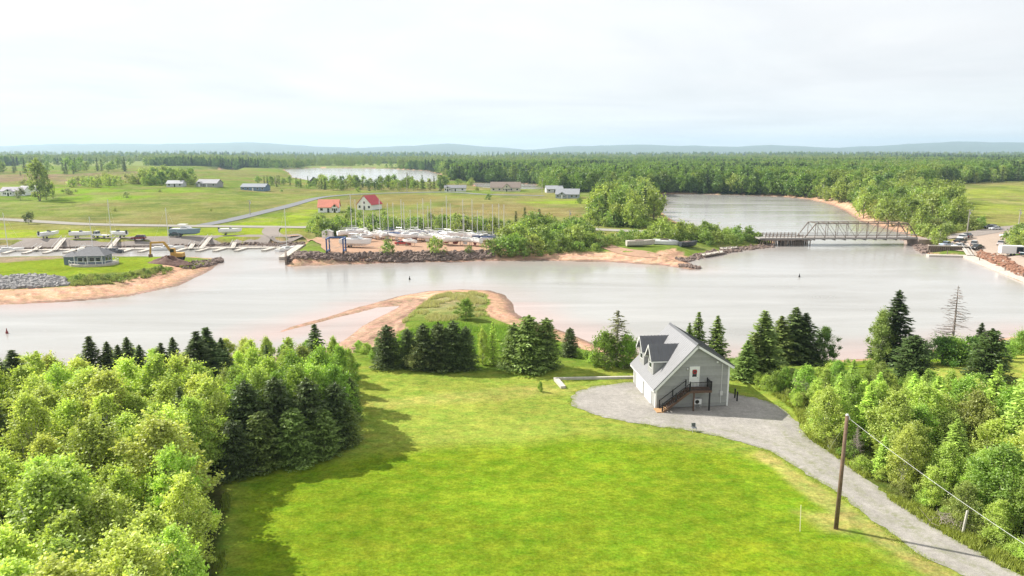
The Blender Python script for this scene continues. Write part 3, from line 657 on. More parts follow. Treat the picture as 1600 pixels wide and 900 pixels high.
# --- the wood west of the lawn
GW = 'trees of the wood beside the lawn'
occ = []
for px, py, Y, w in ((322,513,80,1.4),(302,519,77,1.4),(345,528,83,1.2),(137,526,80,1.15),(165,535,80,1.15),(182,540,79,1.1),(196,528,81,1.15),(216,540,80,1.15),(268,528,83,1.1),(250,536,81,1.15),(15,549,72,1.4),(-5,560,70,1.4),(35,578,67,1.2),(82,560,76,1.1),(492,507,82,1.0),(415,540,80,.9)):
    t = tree_top('spruce', px, py, Y, w, C_SPR, label='dark pointed spruce standing above the wood on its river side', group='spruces along the river edge of the wood'); occ.append((t.location.x, t.location.y))
for px, py, Y, w, c in ((380,596,62.5,.75,C_SPR),(404,644,60.6,.95,C_SPR2),(428,590,63.0,.75,C_SPR),(455,638,61.6,1.0,C_SPR2),(478,592,64,.78,C_SPR),(503,640,63.0,1.0,C_SPR2),(523,598,65.5,.75,C_SPR),(540,628,66,.9,C_SPR2),(362,655,59,.8,C_SPR),(546,590,72,.7,C_SPR2)):
    t = tree_top('fatspruce', px, py, Y, w, c, label='dark broad spruce at the corner where the wood meets the lawn', group='spruces at the lawn corner of the wood'); occ.append((t.location.x, t.location.y))
for px, py, Y, k, w, c in ((375,585,65,'maple',.9,C_MID),(400,572,65.5,'maple',.9,C_LIME),(430,580,66,'maple',.95,C_MID),(462,570,66,'maple',.9,C_MID),(490,572,67,'birch',1.1,C_LIME),(518,570,68,'maple',.9,C_MID),(455,548,69,'maple',.9,C_MID),(500,540,71,'maple',.95,C_MID),(530,540,76,'maple',.8,C_MID),(420,560,70,'birch',1.1,C_LIME),(395,545,74,'birch',1.0,C_LIME),(450,530,84,'birch',1.0,C_LIME),(415,528,88,'birch',.9,C_LIME),(520,528,86,'birch',.8,C_LIME),(470,540,78,'maple',.8,C_OLIVE),(545,545,84,'birch',.8,C_LIME),(352,575,72,'maple',.9,C_OLIVE)):
    t = tree_top(k, px, py, Y, w, c, label='%s %s behind the corner spruces of the wood' % ({C_MID: 'mid green', C_LIME: 'lime green', C_OLIVE: 'olive'}[c], k), group='leafy trees behind the corner spruces: ' + k + str(c)); occ.append((t.location.x, t.location.y))
wood = W([(268,1120),(285,960),(300,880),(310,800),(326,740),(388,706),(470,690),(510,660),(540,620),(540,575),(440,560),(250,584),(0,612),(-330,650),(-330,1120)], 3.5)
for x, y in scatter(wood, 2.55, 265, 5, occ):
    pxx = 800 + F_PX * x / y
    if y < 66 or x < -34:
        k = random.random(); lime = ss(.25, .9, np.array(random.random()))
        if k < .80: kind, c, h, w = 'birch', (C_YEL if random.random() < .62 else C_LIME), random.uniform(5.8, 9.2), random.uniform(1.0, 1.4)
        elif k < .93: kind, c, h, w = 'maple', C_LIME, random.uniform(6, 8.5), .9
        else: kind, c, h, w = 'spruce', C_SPR, random.uniform(6, 8), .9
    else: kind, c, h, w = ('birch', C_LIME, random.uniform(5.2, 7.9), 1.2) if random.random() < .6 else ('maple', C_MID, random.uniform(5.5, 7.5), .9)
    if y > 70: h *= 1 - .44 * float(ss(62, 82, np.array(y)))
    if y > 93: h *= .8
    de = edge_dist(wood[:9], np.array([x]), np.array([y]), False)[0]
    place = 'along the lawn edge of the wood' if de < 5 else ('at the river side of the wood' if y > 80 else ('in the thick of the wood' if de < 18 else 'deep in the wood away from the lawn'))
    size = 'tall' if h > 8 else ('middling' if h > 7 else 'low'); hue = 'yellow-green' if c is C_YEL else ('lime green' if c is C_LIME else ('mid green' if c is C_MID else 'dark'))
    lab = '%s %s %s %s' % (size, hue, {'birch': 'birch', 'maple': 'round-crowned maple', 'spruce': 'spruce'}[kind], place)
    tree(kind, x, y, h, w, c, label=lab, group=GW + ': ' + lab)
# --- the row behind the lawn
ROW = 'spruces in the row behind the lawn'
for px, pb, pt, k, w, c, lab in ((606,573,508,'fatspruce',.9,C_SPR,'dark spruce standing at the west end of the row behind the lawn'),(638,574,514,'fatspruce',.75,C_SPR,None),(662,576,506,'fatspruce',.8,C_SPR,None),(686,577,504,'fatspruce',.8,C_SPR,None),(708,577,502,'fatspruce',.78,C_SPR,None),(728,576,510,'fatspruce',.72,C_SPR,None),(697,572,512,'fatspruce',.7,C_SPR2,None),
    (652,578,543,'bush',.75,C_PALE,'pale grey-green bush at the foot of the spruce row'),(770,570,503,'larch',.8,C_LAR2,'soft light green larch between the spruce row and a broad spruce'),(755,570,515,'birch',.7,C_LIME,'light green sapling close beside the soft larch'),
    (826,578,493,'fatspruce',1.0,C_SPR2,'broad dense spruce with rounded crown alone behind the lawn'),(852,575,497,'fatspruce',.82,C_SPR2,'broad dark spruce touching the rounded lone spruce'),(803,575,505,'fatspruce',.8,C_SPR2,'green spruce tucked against the rounded lone spruce'),
    (890,557,512,'fatspruce',.8,C_SPR,'small dark bushy spruce by the red shore bank'),(963,571,486,'half',1.5,(.20,.19,.10),'half-bare brownish spruce beside the gable house'),(945,572,520,'bush',.8,C_MID,'green bush at the foot of the half-bare spruce'),(978,572,525,'bush',.75,C_MID,'green bush between the half-bare spruce and the house')):
    tree_px(k, px, pb, pt, w, c, label=lab or 'dark bushy spruce in the tight row behind the lawn', group=None if lab else ROW)
for px, pt, Y, w, c, lab in ((1078,505,93,.85,C_SPR2,'spruce behind the house roof, beside a shorter pair'),(1092,489,94,1.0,C_SPR2,'tall spruce rising behind the house roof ridge'),(1122,494,93,1.1,C_SPR2,'tall spruce rising behind the right slope of the house roof'),
    (1168,532,86,1.5,(.19,.25,.065),'bushy green spruce right of the house'),(1198,487,89,1.5,C_SPR2,'tall full spruce in the clump right of the house'),(1180,520,88,1.5,C_SPR2,'shorter green spruce in the clump right of the house'),(1222,494,97,1.5,C_SPR2,'dark spruce in the middle of the waterside clump'),(1245,482,98,1.6,C_SPR,'tallest dark spruce of the waterside clump with bare lower trunks'),(1260,490,98,1.5,C_SPR,'dark spruce leaning on the tallest of the waterside clump'),
    (1405,456,96,1.25,(.065,.09,.03),'tall dark spruce beside a pale aspen at the water'),(1535,505,96,1.1,C_SPR,'dark spruce between the dead spruce and the broad spruce')):
    tree_top('spruce', px, pt, Y, w, c, label=lab)
tree_top('maple', 1291, 510, 98, .95, C_DEEP, label='open dark tree with bare trunk standing at the water edge')
tree_top('birch', 1380, 485, 95, .85, (.30,.38,.11), label='thin pale aspen leaning against the tall dark spruce')
tree_top('dead', 1498, 446, 97, 1.35, label='bare grey dead spruce standing against the river', var=0)
tree_top('fatspruce', 1432, 524, 85, 1.15, (.10,.15,.045), label='broad round pine with dense tufts above the thicket')
tree_top('fatspruce', 1552, 514, 86, .98, (.10,.15,.04), label='broad layered spruce on the far pale lawn')
for px, pt, Y, w, c in ((1475,528,94,1.2,C_DEEP),(1500,532,94,1.2,C_MID),(1520,528,93,1.1,C_DEEP),(1580,540,97,.9,C_MID),(1600,520,101,1.0,C_MID)):
    tree_top('bush', px, pt, Y, w, c, label='rounded green bush near the foot of the dead spruce', group='bushes near the dead spruce')
# --- the thicket beside the drive
th = W([(1258,648),(1272,684),(1305,706),(1360,742),(1420,780),(1500,830),(1580,872),(1680,925),(1900,1010),(1900,690),(1700,662),(1620,650),(1560,648),(1500,628),(1430,605),(1340,596),(1260,590),(1205,600),(1215,622)], 3.5)
occ2 = []
def onto(kind, px, pb, pt, w, c, lab, **k):
    t = tree_px(kind, px, pb, pt, w, c, label=lab, **k); occ2.append((t.location.x, t.location.y)); return t
onto('birch', 1288, 693, 607, 1.15, C_YEL, 'bright yellow-green birch where the thicket meets the drive')
onto('dead', 1336, 716, 640, 1.0, (0,0,0), 'grey leafless spruce in the thicket behind the utility pole', var=1)
onto('birch', 1410, 760, 668, 1.0, C_YEL, 'bright yellow-green birch halfway along the drive')
onto('bush', 1252, 612, 590, .9, (.50,.50,.40), 'low bush covered in white blossom right of the house')
onto('larch', 1592, 745, 568, 1.1, C_LAR, 'tallest feathery larch of the thicket')
onto('larch', 1330, 620, 562, 1.2, C_LAR, 'rounded bluish green larch near the pale lawn')
onto('maple', 1372, 625, 565, .9, C_OLIVE, 'olive green tree below the broad round pine')
onto('maple', 1225, 615, 572, .8, C_MID, 'round green tree at the thicket end near the house')
onto('bush', 1215, 612, 580, .9, C_MID, 'green bush at the thicket end near the house')
onto('larch', 1545, 700, 570, 1.0, C_LAR2, 'light feathery larch reaching above the pale lawn')
for x, y in scatter(th, 2.0, 190, 9, occ2):
    far_ = float(ss(60, 84, np.array(y))); k = random.random()
    hh = random.uniform(4.6, 7.4) * (1 - .52 * far_) * (1 if x < 60 else 1.1)
    d_edge = edge_dist(th, np.array([x]), np.array([y]))[0]
    if d_edge < 1.6: hh *= .55
    if k < .24: kind, c, w = 'larch', (C_LAR if random.random() < .55 else C_LAR2), random.uniform(1.1, 1.45)
    elif k < .66: kind, c, w = 'birch', random.choice((C_LIME, C_MID, C_LIME, C_YEL)), random.uniform(1.15, 1.5)
    elif k < .86: kind, c, w = 'maple', random.choice((C_MID, C_OLIVE, C_LIME)), 1.05
    else: kind, c, w, hh = 'bush', random.choice((C_MID, C_LIME)), 1.0, random.uniform(1.2, 2.4)
    place = 'fringing the gravel drive' if d_edge < 2.5 and y < 72 else ('at the pale lawn side of the thicket' if y > 76 else ('in the middle of the thicket by the drive' if d_edge < 9 else 'deep in the thicket away from the drive'))
    size = 'tall' if hh > 5.5 else ('middling' if hh > 3.5 else 'low'); hue = {C_LAR: 'fresh green', C_LAR2: 'yellowish green', C_LIME: 'lime green', C_MID: 'mid green', C_OLIVE: 'olive', C_DEEP: 'dark green', C_YEL: 'yellow-green'}[c]
    lab = '%s %s %s %s' % (size, hue, {'larch': 'feathery larch', 'birch': 'birch', 'maple': 'leafy maple', 'bush': 'bush'}[kind], place)
    tree(kind, x, y, hh, w, c, label=lab, group='thicket: ' + lab)
for i, (px, py) in enumerate(((1285,705),(1310,716),(1338,738),(1370,752),(1400,778),(1432,792),(1462,812),(1490,828),(1520,842),(1548,858),(1580,876),(1268,672),(1266,655),(1240,632),(1225,622),(1205,615),(1190,608),(1178,600))):
    x, y, z = hit(px + random.uniform(-4, 8), py); tree('bush', x + .8, y + .3, random.uniform(.7, 1.7), 1.0, random.choice((C_MID, C_LIME, C_OLIVE)), label='knee-high bush on the verge between drive and thicket', group='low bushes on the drive verge')
tree_px('maple', 728, 499, 467, 1.65, C_MID, label='lone round tree on the grassy sand spit')
tree_px('bush', 844, 612, 596, .45, C_MID, label='small lone shrub planted in the lawn left of the gravel')
for px, py in ((598,572),(585,560),(572,553),(560,551),(620,560),(600,548),(640,545),(560,543),(590,538),(735,572),(745,565),(905,560),(925,566)):
    x, y, z = hit(px, py); tree('bush', x, y, random.uniform(.8, 1.7), 1.1, random.choice((C_MID, C_LIME)), label='low green bush in the rough between lawn and spit', group='low bushes above the spit')
# ------------------------------------------------------------------ the gable house
HZ = 3.5
SIDING = mat('grey_siding', (.30,.30,.29), .75, var=.06, scale=3); TRIM = mat('white_trim', (.72,.72,.71), .5, var=.03)
ROOFM = mat('charcoal_metal', (.11,.112,.12), .40, .35, .6, var=.07, scale=2); ROOF_LIT = mat('sunlit_roof_metal', (.225,.225,.235), .42, .0, .5, var=.04, scale=1.5); GLASS = mat('dark_glass', (.02,.025,.03), .05, 0, .8, var=.05)  # left slope's sun and glare put into a paler roof grey
DOORW = mat('white_door', (.74,.74,.73), .4, var=.03); BLACK = mat('black_metal', (.015,.015,.016), .45, .3); STAIN = mat('stained_timber', (.10,.055,.035), .7, var=.25, scale=5); FRESHW = mat('fresh_timber', (.42,.25,.12), .7, var=.2, scale=5)
GREYP = mat('grey_plastic', (.55,.55,.54), .5); REDW = mat('red_wreath', (.35,.02,.02), .8, var=.4, scale=40, bump=.5); CONC = mat('pale_concrete', (.46,.43,.38), .85, var=.15, scale=3, bump=.2)
p0 = Vector((16.2, 75.6, HZ)); TH = math.atan2(.8, 8.4)
house = thing('house', 'grey gable house with charcoal metal roof, two dormers and outside stair', 'house', p0, TH)
WD, LN, HL, HR, HA, UA = 8.4, 9.2, 2.6, 5.0, 7.35, 4.5     # width, length, low eave, high eave, apex, apex position
def slopeL(u): return HL + (HA - HL) / UA * u
def slopeR(u): return HA + (HR - HA) / (WD - UA) * (u - UA)
wall = MB().prism([(0,-.3),(WD,-.3),(WD,HR),(UA,HA),(0,HL)], 0, LN).build('wall', SIDING, house)
BN = [0]; SIDINGS = [SIDING, mat('grey_siding_dark', (.278,.278,.27), .8, var=.08, scale=3), mat('grey_siding_pale', (.315,.315,.305), .7, var=.06, scale=3)]  # slight board tones, stepped to stand in for lap shadows
def board(parent, pts_a, n0, t=.075):
    """one lap board on the gable plane y = n0 : quad from z0..z1"""
    (ua, ub, va, vb, z0, z1) = pts_a
    m = MB().add([(ua,n0,z0),(ub,n0,z0),(vb,n0,z1),(va,n0,z1),(ua,n0-t,z0),(ub,n0-t,z0),(vb,n0-.008,z1),(va,n0-.008,z1)], [(4,5,6,7),(0,1,5,4),(1,2,6,5),(2,3,7,6),(3,0,4,7)])
    BN[0] += 1; return m.build('siding_board', SIDINGS[(BN[0] * 7) % 3], parent)
z = .12; ex = .36
while z < HA - .25:
    z1 = min(z + ex, HA - .2)
    def lo(zz): return .14 if zz <= HL - .15 else (zz - HL + .22) * UA / (HA - HL)
    def hi(zz): return WD - .14 if zz <= HR - .12 else UA + (HA - zz - .18) / (HA - HR) * (WD - UA)
    if hi(z1) - lo(z1) > .05: board(wall, (lo(z), hi(z), lo(z1), hi(z1), z, z1), -.004)
    z += ex
z = .12
while z < HL - .3:
    m = MB().add([(-.004,LN-.1,z),(-.004,.14,z),(-.004,.14,z+ex),(-.004,LN-.1,z+ex),(-.05,LN-.1,z),(-.05,.14,z),(-.012,.14,z+ex),(-.012,LN-.1,z+ex)], [(4,5,6,7),(0,1,5,4),(1,2,6,5),(2,3,7,6),(3,0,4,7)])
    m.build('siding_board', SIDING, wall); z += ex
MB().box(-.06,.13,-.06,.13,-.2,HL-.12).build('corner_trim', TRIM, house); MB().box(WD-.13,WD+.06,-.06,.13,-.2,HR-.1).build('corner_trim', TRIM, house); MB().box(-.06,.1,LN-.1,LN+.06,-.2,HL-.12).build('corner_trim', TRIM, house)
ov, th_ = .42, .12
def slab(u0, z0, u1, z1, y0, y1, t=th_):
    d = Vector((u1-u0, 0, z1-z0)).normalized(); nn = Vector((-d.z, 0, d.x)) * t
    return MB().add([(u0,y0,z0),(u1,y0,z1),(u1+nn.x,y0,z1+nn.z),(u0+nn.x,y0,z0+nn.z),(u0,y1,z0),(u1,y1,z1),(u1+nn.x,y1,z1+nn.z),(u0+nn.x,y1,z0+nn.z)], [(0,1,2,3),(7,6,5,4),(0,4,5,1),(3,2,6,7),(0,3,7,4),(1,5,6,2)])
uL, uR = -ov * .9, WD + ov
rl = slab(uL, slopeL(uL) + .01, UA, HA + .01, -ov, LN + ov).build('roof_slope', ROOF_LIT, house)
rr = slab(UA + .003, HA + .01, uR, slopeR(uR) + .01, -ov, LN + ov).build('roof_slope', ROOFM, house)
def seams(parent, u0, z0, u1, z1, y0, y1, n, t=th_, m=None):
    d = Vector((u1-u0, 0, z1-z0)).normalized(); nn = Vector((-d.z, 0, d.x)); me = None
    for i in range(n):
        y = y0 + (y1 - y0) * (i + .5) / n
        a = Vector((u0, y, z0)) + nn * (t + .012); b = Vector((u1, y, z1)) + nn * (t + .012)
        MB().bar(a, b, .03, .04 if m is None else .012).build('roof_seam', m or ROOFM, parent)
seams(rl, uL, slopeL(uL), UA, HA, -ov, LN + ov, 22, m=ROOF_LIT); seams(rr, UA, HA, uR, slopeR(uR), -ov, LN + ov, 22)
MB().prism([(UA-.2, HA-.02+.0), (UA+.2, HA+.0), (UA+.02, HA+.21), (UA-.02, HA+.21)], -ov-.01, LN+ov+.01).build('ridge_cap', ROOFM, house)
for (a, b) in (((uL, slopeL(uL)), (UA, HA)), ((UA, HA), (uR, slopeR(uR)))):   # white rake boards on the gable
    d = Vector((b[0]-a[0], 0, b[1]-a[1])).normalized(); dn = Vector((d.z, 0, -d.x)) * .24
    MB().add([(a[0],-ov-.03,a[1]),(b[0],-ov-.03,b[1]),(b[0]+dn.x*(1 if a is not None else 1),-ov-.03,b[1]+dn.z),(a[0]+dn.x,-ov-.03,a[1]+dn.z),(a[0],-ov+.03,a[1]),(b[0],-ov+.03,b[1]),(b[0]+dn.x,-ov+.03,b[1]+dn.z),(a[0]+dn.x,-ov+.03,a[1]+dn.z)],
             [(3,2,1,0),(4,5,6,7),(0,1,5,4),(1,2,6,5),(2,3,7,6),(3,0,4,7)]).build('rake_board', TRIM, house)
    MB().add([(a[0]+dn.x*.2,-ov+.03,a[1]+dn.z*.2),(b[0]+dn.x*.2,-ov+.03,b[1]+dn.z*.2),(b[0]+dn.x*.2,.0,b[1]+dn.z*.2),(a[0]+dn.x*.2,.0,a[1]+dn.z*.2)],[(0,1,2,3)]).build('soffit', TRIM, house)
MB().box(uL-.03, uL+.02, -ov, LN+ov, slopeL(uL)-.16, slopeL(uL)+.02).build('fascia', TRIM, house)
MB().box(uR-.02, uR+.03, -ov, LN+ov, slopeR(uR)-.16, slopeR(uR)+.02).build('fascia', TRIM, house)
# dormers on the steep slope
for vc in (3.4, 7.2):
    hw, ew, wz, rz_, uf = 1.05, 1.32, 5.15, 6.45, .32
    rs = (rz_ - wz) / hw
    dm = MB().add([(uf,vc-hw,slopeL(uf)-.1),(uf,vc+hw,slopeL(uf)-.1),(uf,vc+hw,wz),(uf,vc,rz_),(uf,vc-hw,wz),(2.7,vc-hw,slopeL(2.7)-.1),(2.7,vc+hw,slopeL(2.7)-.1),(2.7,vc+hw,wz),(3.4,vc,rz_-.05),(2.7,vc-hw,wz)],
                  [(0,1,2,3,4),(0,4,9,5),(1,6,7,2),(4,3,8,9),(3,2,7,8)]).build('dormer', SIDING, house)
    for s in (-1, 1):
        a0, a1 = uf - .36, 2.9
        ez = rz_ - rs * ew
        prof = [(vc, rz_ + .02), (vc + s * ew, ez + .02)]
        ue = (ez - HL) * UA / (HA - HL) + .12; ur = (rz_ - HL) * UA / (HA - HL) + .12
        P = [(a0, prof[0][0], prof[0][1]), (ur, prof[0][0], prof[0][1]), (ue, prof[1][0], prof[1][1]), (a0, prof[1][0], prof[1][1])]
        Pt = [(x, y, z_ + .10) for x, y, z_ in P]
        MB().add(P + Pt, [(3,2,1,0) , (4,5,6,7), (0,1,5,4), (1,2,6,5), (2,3,7,6), (3,0,4,7)]).build('dormer_roof', ROOFM, dm)
        for i in range(9):
            t = (i + .5) / 9; u = a0 + (ur - a0) * t; top = 0.0
            if u > ue: top = 0; lowf = (ur - u) / (ur - ue)
            else: lowf = 1
            MB().bar((u, vc + s * .03, rz_ + .145), (u, vc + s * ew * lowf, rz_ + .145 - rs * ew * lowf), .04, .05).build('roof_seam', ROOFM, dm)
        d = Vector((0, s * ew, -rs * ew))
        MB().add([(a0-.03, vc, rz_+.1), (a0-.03, vc+s*ew, rz_+.1-rs*ew), (a0-.03, vc+s*ew, rz_-.1-rs*ew), (a0-.03, vc, rz_-.14), (a0+.02, vc, rz_+.1), (a0+.02, vc+s*ew, rz_+.1-rs*ew), (a0+.02, vc+s*ew, rz_-.1-rs*ew), (a0+.02, vc, rz_-.14)],
                 [(0,1,2,3),(7,6,5,4),(0,4,5,1),(3,2,6,7),(1,5,6,2)]).build('rake_board', TRIM, dm)
        MB().box(a0, 2.0, vc + s*(ew-.02) - .02, vc + s*(ew-.02) + .02, ez-.11, ez+.02).build('fascia', TRIM, dm)
    wn_ = MB().box(uf-.03, uf+.02, vc-.5, vc+.5, 3.75, 5.05).build('window', TRIM, dm)
    MB().box(uf-.045, uf, vc-.42, vc+.42, 3.83, 4.97).build('pane', GLASS, dm)
    MB().box(uf-.055, uf, vc-.42, vc+.42, 4.37, 4.43).build('window_bar', TRIM, dm)
# long wall: two garage doors and a side door
for va, vb in ((1.5, 4.0), (5.0, 7.5)):
    gd = MB().box(-.09, .0, va, vb, -.05, 2.15).build('garage_door', DOORW, house)
    for r_ in range(4): MB().box(-.115, -.08, va + .05, vb - .05, .0 + r_ * .53, .47 + r_ * .53).build('door_panel', DOORW, gd)
    MB().box(-.10, .0, va - .12, va - .005, -.05, 2.27).build('door_trim', TRIM, gd); MB().box(-.10, .0, vb + .005, vb + .12, -.05, 2.27).build('door_trim', TRIM, gd); MB().box(-.10, .0, va - .005, vb + .005, 2.155, 2.27).build('door_trim', TRIM, gd)
wl_ = MB().box(-.16, -.05, .55, .67, 1.9, 2.15).build('wall_lamp', BLACK, house)
# upper door with wreath
dr = MB().box(3.88, 4.82, -.10, -.0, 2.48, 4.70).build('door', DOORW, house)
for q in ((3.76,3.875,2.48,4.82),(4.825,4.94,2.48,4.82),(3.875,4.825,4.705,4.82)): MB().box(q[0], q[1], -.115, -.0, q[2], q[3]).build('door_trim', TRIM, dr)
MB().box(4.10, 4.60, -.112, -.09, 3.62, 4.45).build('pane', GLASS, dr)
wr = MB()
for i in range(14):
    a = 2 * math.pi * i / 14; wr.ball((4.35 + .2 * math.cos(a), -.15, 4.22 + .2 * math.sin(a)), .075, .05, .075, 6, 4)
props(wr.build('wreath', REDW, house), 'red wreath on the white upper door'); MB().tube((4.72,-.17,3.5),(4.72,-.1,3.5),.03).build('door_handle', BLACK, dr)
MB().ball((3.5,-.14,4.55), .09, .09, .13).tube((3.5,-.1,4.62),(3.5,0,4.62),.03).build('wall_lamp', GREYP, house)
MB().tube((6.95,-.12,5.25),(6.95,-.02,5.25),.11,.11,14).build('flood_lamp', TRIM, house)
cd_ = MB().tube((7.55,-.08,.4),(7.55,-.08,5.1),.045).build('conduit', GREYP, house); MB().box(7.42,7.70,-.22,-.05,1.35,1.85).build('meter_box', GREYP, house)
MB().tube((7.55,-.08,5.1),(7.55,-.45,5.25),.04).build('conduit_head', GREYP, house)
# deck and stair
DZ = 2.42
dk = MB().box(3.35, 5.95, -1.45, -.06, DZ - .26, DZ - .045).build('deck', STAIN, house)
for i in range(10): MB().box(3.33, 5.97, -1.46 + i * .14, -1.46 + i * .14 + .125, DZ - .04, DZ).build('deck_board', STAIN, dk)
for u in (3.95, 5.75):
    MB().box(u-.07, u+.07, -1.40, -1.26, -.1, DZ - .262).build('deck_post', BLACK if u > 5 else STAIN, dk)
def railing(parent, a, b, h=.95, posts=2, spindles=10):
    a, b = Vector(a), Vector(b); up = Vector((0, 0, h)); f = MB()
    f.bar(a + up, b + up, .07, .05); f.bar(a + up * .14, b + up * .14, .05, .04)
    o = f.build('rail', BLACK, parent)
    for i in range(posts):
        p = a.lerp(b, i / (posts - 1)); MB().bar(p - Vector((0,0,.05)), p + up * 1.12, .10).build('rail_post', BLACK, parent)
    for i in range(spindles):
        p = a.lerp(b, (i + .5) / spindles); MB().bar(p + up * .15, p + up * .98, .035).build('spindle', BLACK, parent)
railing(dk, (3.45,-1.38,DZ), (5.88,-1.38,DZ), .95, 2, 16); railing(dk, (5.88,-1.38,DZ), (5.88,-.12,DZ), .95, 2, 9)
stn = 12; stair = MB().bar((3.35,-1.40,DZ-.18),(.45,-1.40,.0),.05,.28).bar((3.35,-.40,DZ-.18),(.45,-.40,.0),.05,.28).build('stair', STAIN, house)
for i in range(stn):
    t = (i + 1) / (stn + 1); u = 3.38 - t * 2.95; zt = DZ - t * DZ + .02
    MB().box(u-.15, u+.13, -1.44, -.36, zt-.04, zt).build('tread', FRESHW if i >= stn - 2 else STAIN, stair)
MB().box(-.25, .55, -1.55, -.25, -.08, .13).build('bottom_step', FRESHW, stair)
railing(stair, (3.40,-1.42,DZ-.05), (.35,-1.42,.10), .92, 3, 18); railing(stair, (3.30,-.34,DZ-.05), (.35,-.34,.10), .92, 3, 0)
# heat pump on its stand
hp = thing('heat_pump', 'white heat pump unit on a stand below the deck', 'heat pump', p0 + Matrix.Rotation(TH, 3, 'Z') @ Vector((4.75, -.38, 0)), TH)
MB().box(-.42,.42,-.16,.16,.5,1.12).build('case', TRIM, hp, bevel=.02)
MB().tube((-.1,-.175,.81),(-.1,-.158,.81),.24,.24,18).build('fan_grille', BLACK, hp)
for sx in (-.35,.35):
    MB().bar((sx,-.2,-.05),(sx,-.2,.5),.04).bar((sx,.2,-.05),(sx,.2,.5),.04).bar((sx,-.2,.48),(sx,.2,.48),.04).build('stand_leg', GREYP, hp)
# bollards, kerb, chair, poles
for (px, py, lab) in ((1148,622,'black post beside the right wall of the house'),(1151.5,627,'black post with pale foot beside the gravel')):
    x, y, z_ = hit(px, py); o = MB().box(-.07,.07,-.07,.07,-.1,1.15).prism([(-.07,-.07),(.07,-.07),(.07,.07),(-.07,.07)],1.15,1.19,'z').build('bollard', BLACK, None, (x, y, z_)); props(o, lab, 'bollard')
kr = hit(990,591); k1 = hit(868,593); k2 = hit(880,607)
kb = thing('timber_kerb', 'pale low kerb wall running from the house to a corner on the lawn', 'kerb', (k1[0], k1[1], HZ))
a = Vector((0, 0, .05)); b = Vector((kr[0]-k1[0], kr[1]-k1[1], .05)); MB().bar(a, b, .35, .42).build('long_run', CONC, kb); MB().bar(a + Vector((.0,-.2,.02)), Vector((k2[0]-k1[0], k2[1]-k1[1], .0)), .62, .62).build('corner_run', CONC, kb)
cx, cy, cz = hit(1084, 674)
ch = thing('folding_chair', 'small grey folding chair standing on the lawn beside the drive', 'chair', (cx, cy, cz), .2)
MB().box(-.24,.24,.16,.20,.48,.86).build('backrest', mat('grey_fabric', (.12,.13,.14), .8), ch); MB().box(-.24,.24,-.25,.18,.42,.46).build('seat', MATS['grey_fabric'], ch)
for sx in (-.23,.23):
    MB().tube((sx,-.26,-.03),(sx,.2,.88),.018).build('leg', GREYP, ch); MB().tube((sx,.28,-.03),(sx,-.24,.46),.018).build('leg', GREYP, ch)
POLE = mat('pole_wood', (.15,.095,.062), .85, var=.3, scale=3, bump=.3)
ux, uy, uz = hit(1306, 826)
pole = thing('utility_pole', 'tall brown wooden utility pole at the edge of the lawn', 'utility pole', (ux, uy, uz))
PH = over(1314, 649, uy)[2] - uz
MB().tube((0,0,-.5),(.05,.02,PH), .17, .12, 16).build('post', POLE, pole, smooth=True)
MB().tube((.05,.02,PH),(.05,.02,PH+.10),.13,.08,12).build('pole_cap', GREYP, pole)
MB().tube((.22,.02,PH-.35),(.22,.02,PH-.12),.06,.06,10).bar((.05,.02,PH-.25),(.24,.02,PH-.25),.05).build('insulator', GREYP, pole)
def sag(a, b, s, n=14):
    a, b = Vector(a), Vector(b); return [a.lerp(b, i / n) - Vector((0, 0, s * 4 * (i/n) * (1 - i/n))) for i in range(n + 1)]
WIRE = mat('service_cable', (.50,.50,.50), .5); top = Vector((ux + .22, uy, uz + PH - .25))
e1 = Vector((*at(1780, 965, 12.0), 12.0))
props(MB().path([tuple(q) for q in sag(top, e1, .35)], .013, .013, 5).build('power_cable', WIRE), 'pale cable sloping from the wooden pole over the thicket', 'cable')
h1 = p0 + Matrix.Rotation(TH, 3, 'Z') @ Vector((7.55, -.45, 5.25))
gx0 = hit(1294, 703)
props(MB().path([(ux + .05, uy + .05, uz + PH - .6), (gx0[0], gx0[1], gx0[2] - .05)], .012, .012, 5).tube((gx0[0], gx0[1], gx0[2]-.1), (gx0[0]-.02, gx0[1], gx0[2]+.5), .05).build('guy_wire', WIRE), 'thin guy wire from the wooden pole to the drive verge', 'cable')
sx_, sy_, sz_ = hit(1250, 831)
st = props(MB().bar((0,0,-.15),(.30,.9,1.75),.05).build('survey_stake', mat('pale_stake', (.55,.52,.30), .7), None, (sx_, sy_, sz_)), 'thin pale stake leaning in the lawn left of the pole', 'stake')
fx, fy, fz = hit(1503, 836)
props(MB().bar((0,0,-.2),(.25,.1,1.95),.13,.13).build('fence_post', mat('weathered_post', (.40,.38,.34), .85, var=.25), None, (fx, fy, fz)), 'leaning weathered grey post among brush beside the drive', 'post')
bp = MB(); g_ = np.random.default_rng(3)
for i in range(170):
    a = g_.uniform(0, 6.28); c = np.array([g_.normal() * .75, g_.normal() * .5, abs(g_.normal()) * .4]); d = np.array([math.cos(a), math.sin(a), g_.uniform(-.1, .6)]) * g_.uniform(.4, 1.0)
    bp.tube(c - d * .5, c + d, .018, .006, 3)
bx, by, bz = hit(1495, 822); props(bp.build('brush_pile', DEADWOOD, None, (bx, by, bz + .15)), 'heap of grey dead brush behind the leaning post', 'brush', kind=None)
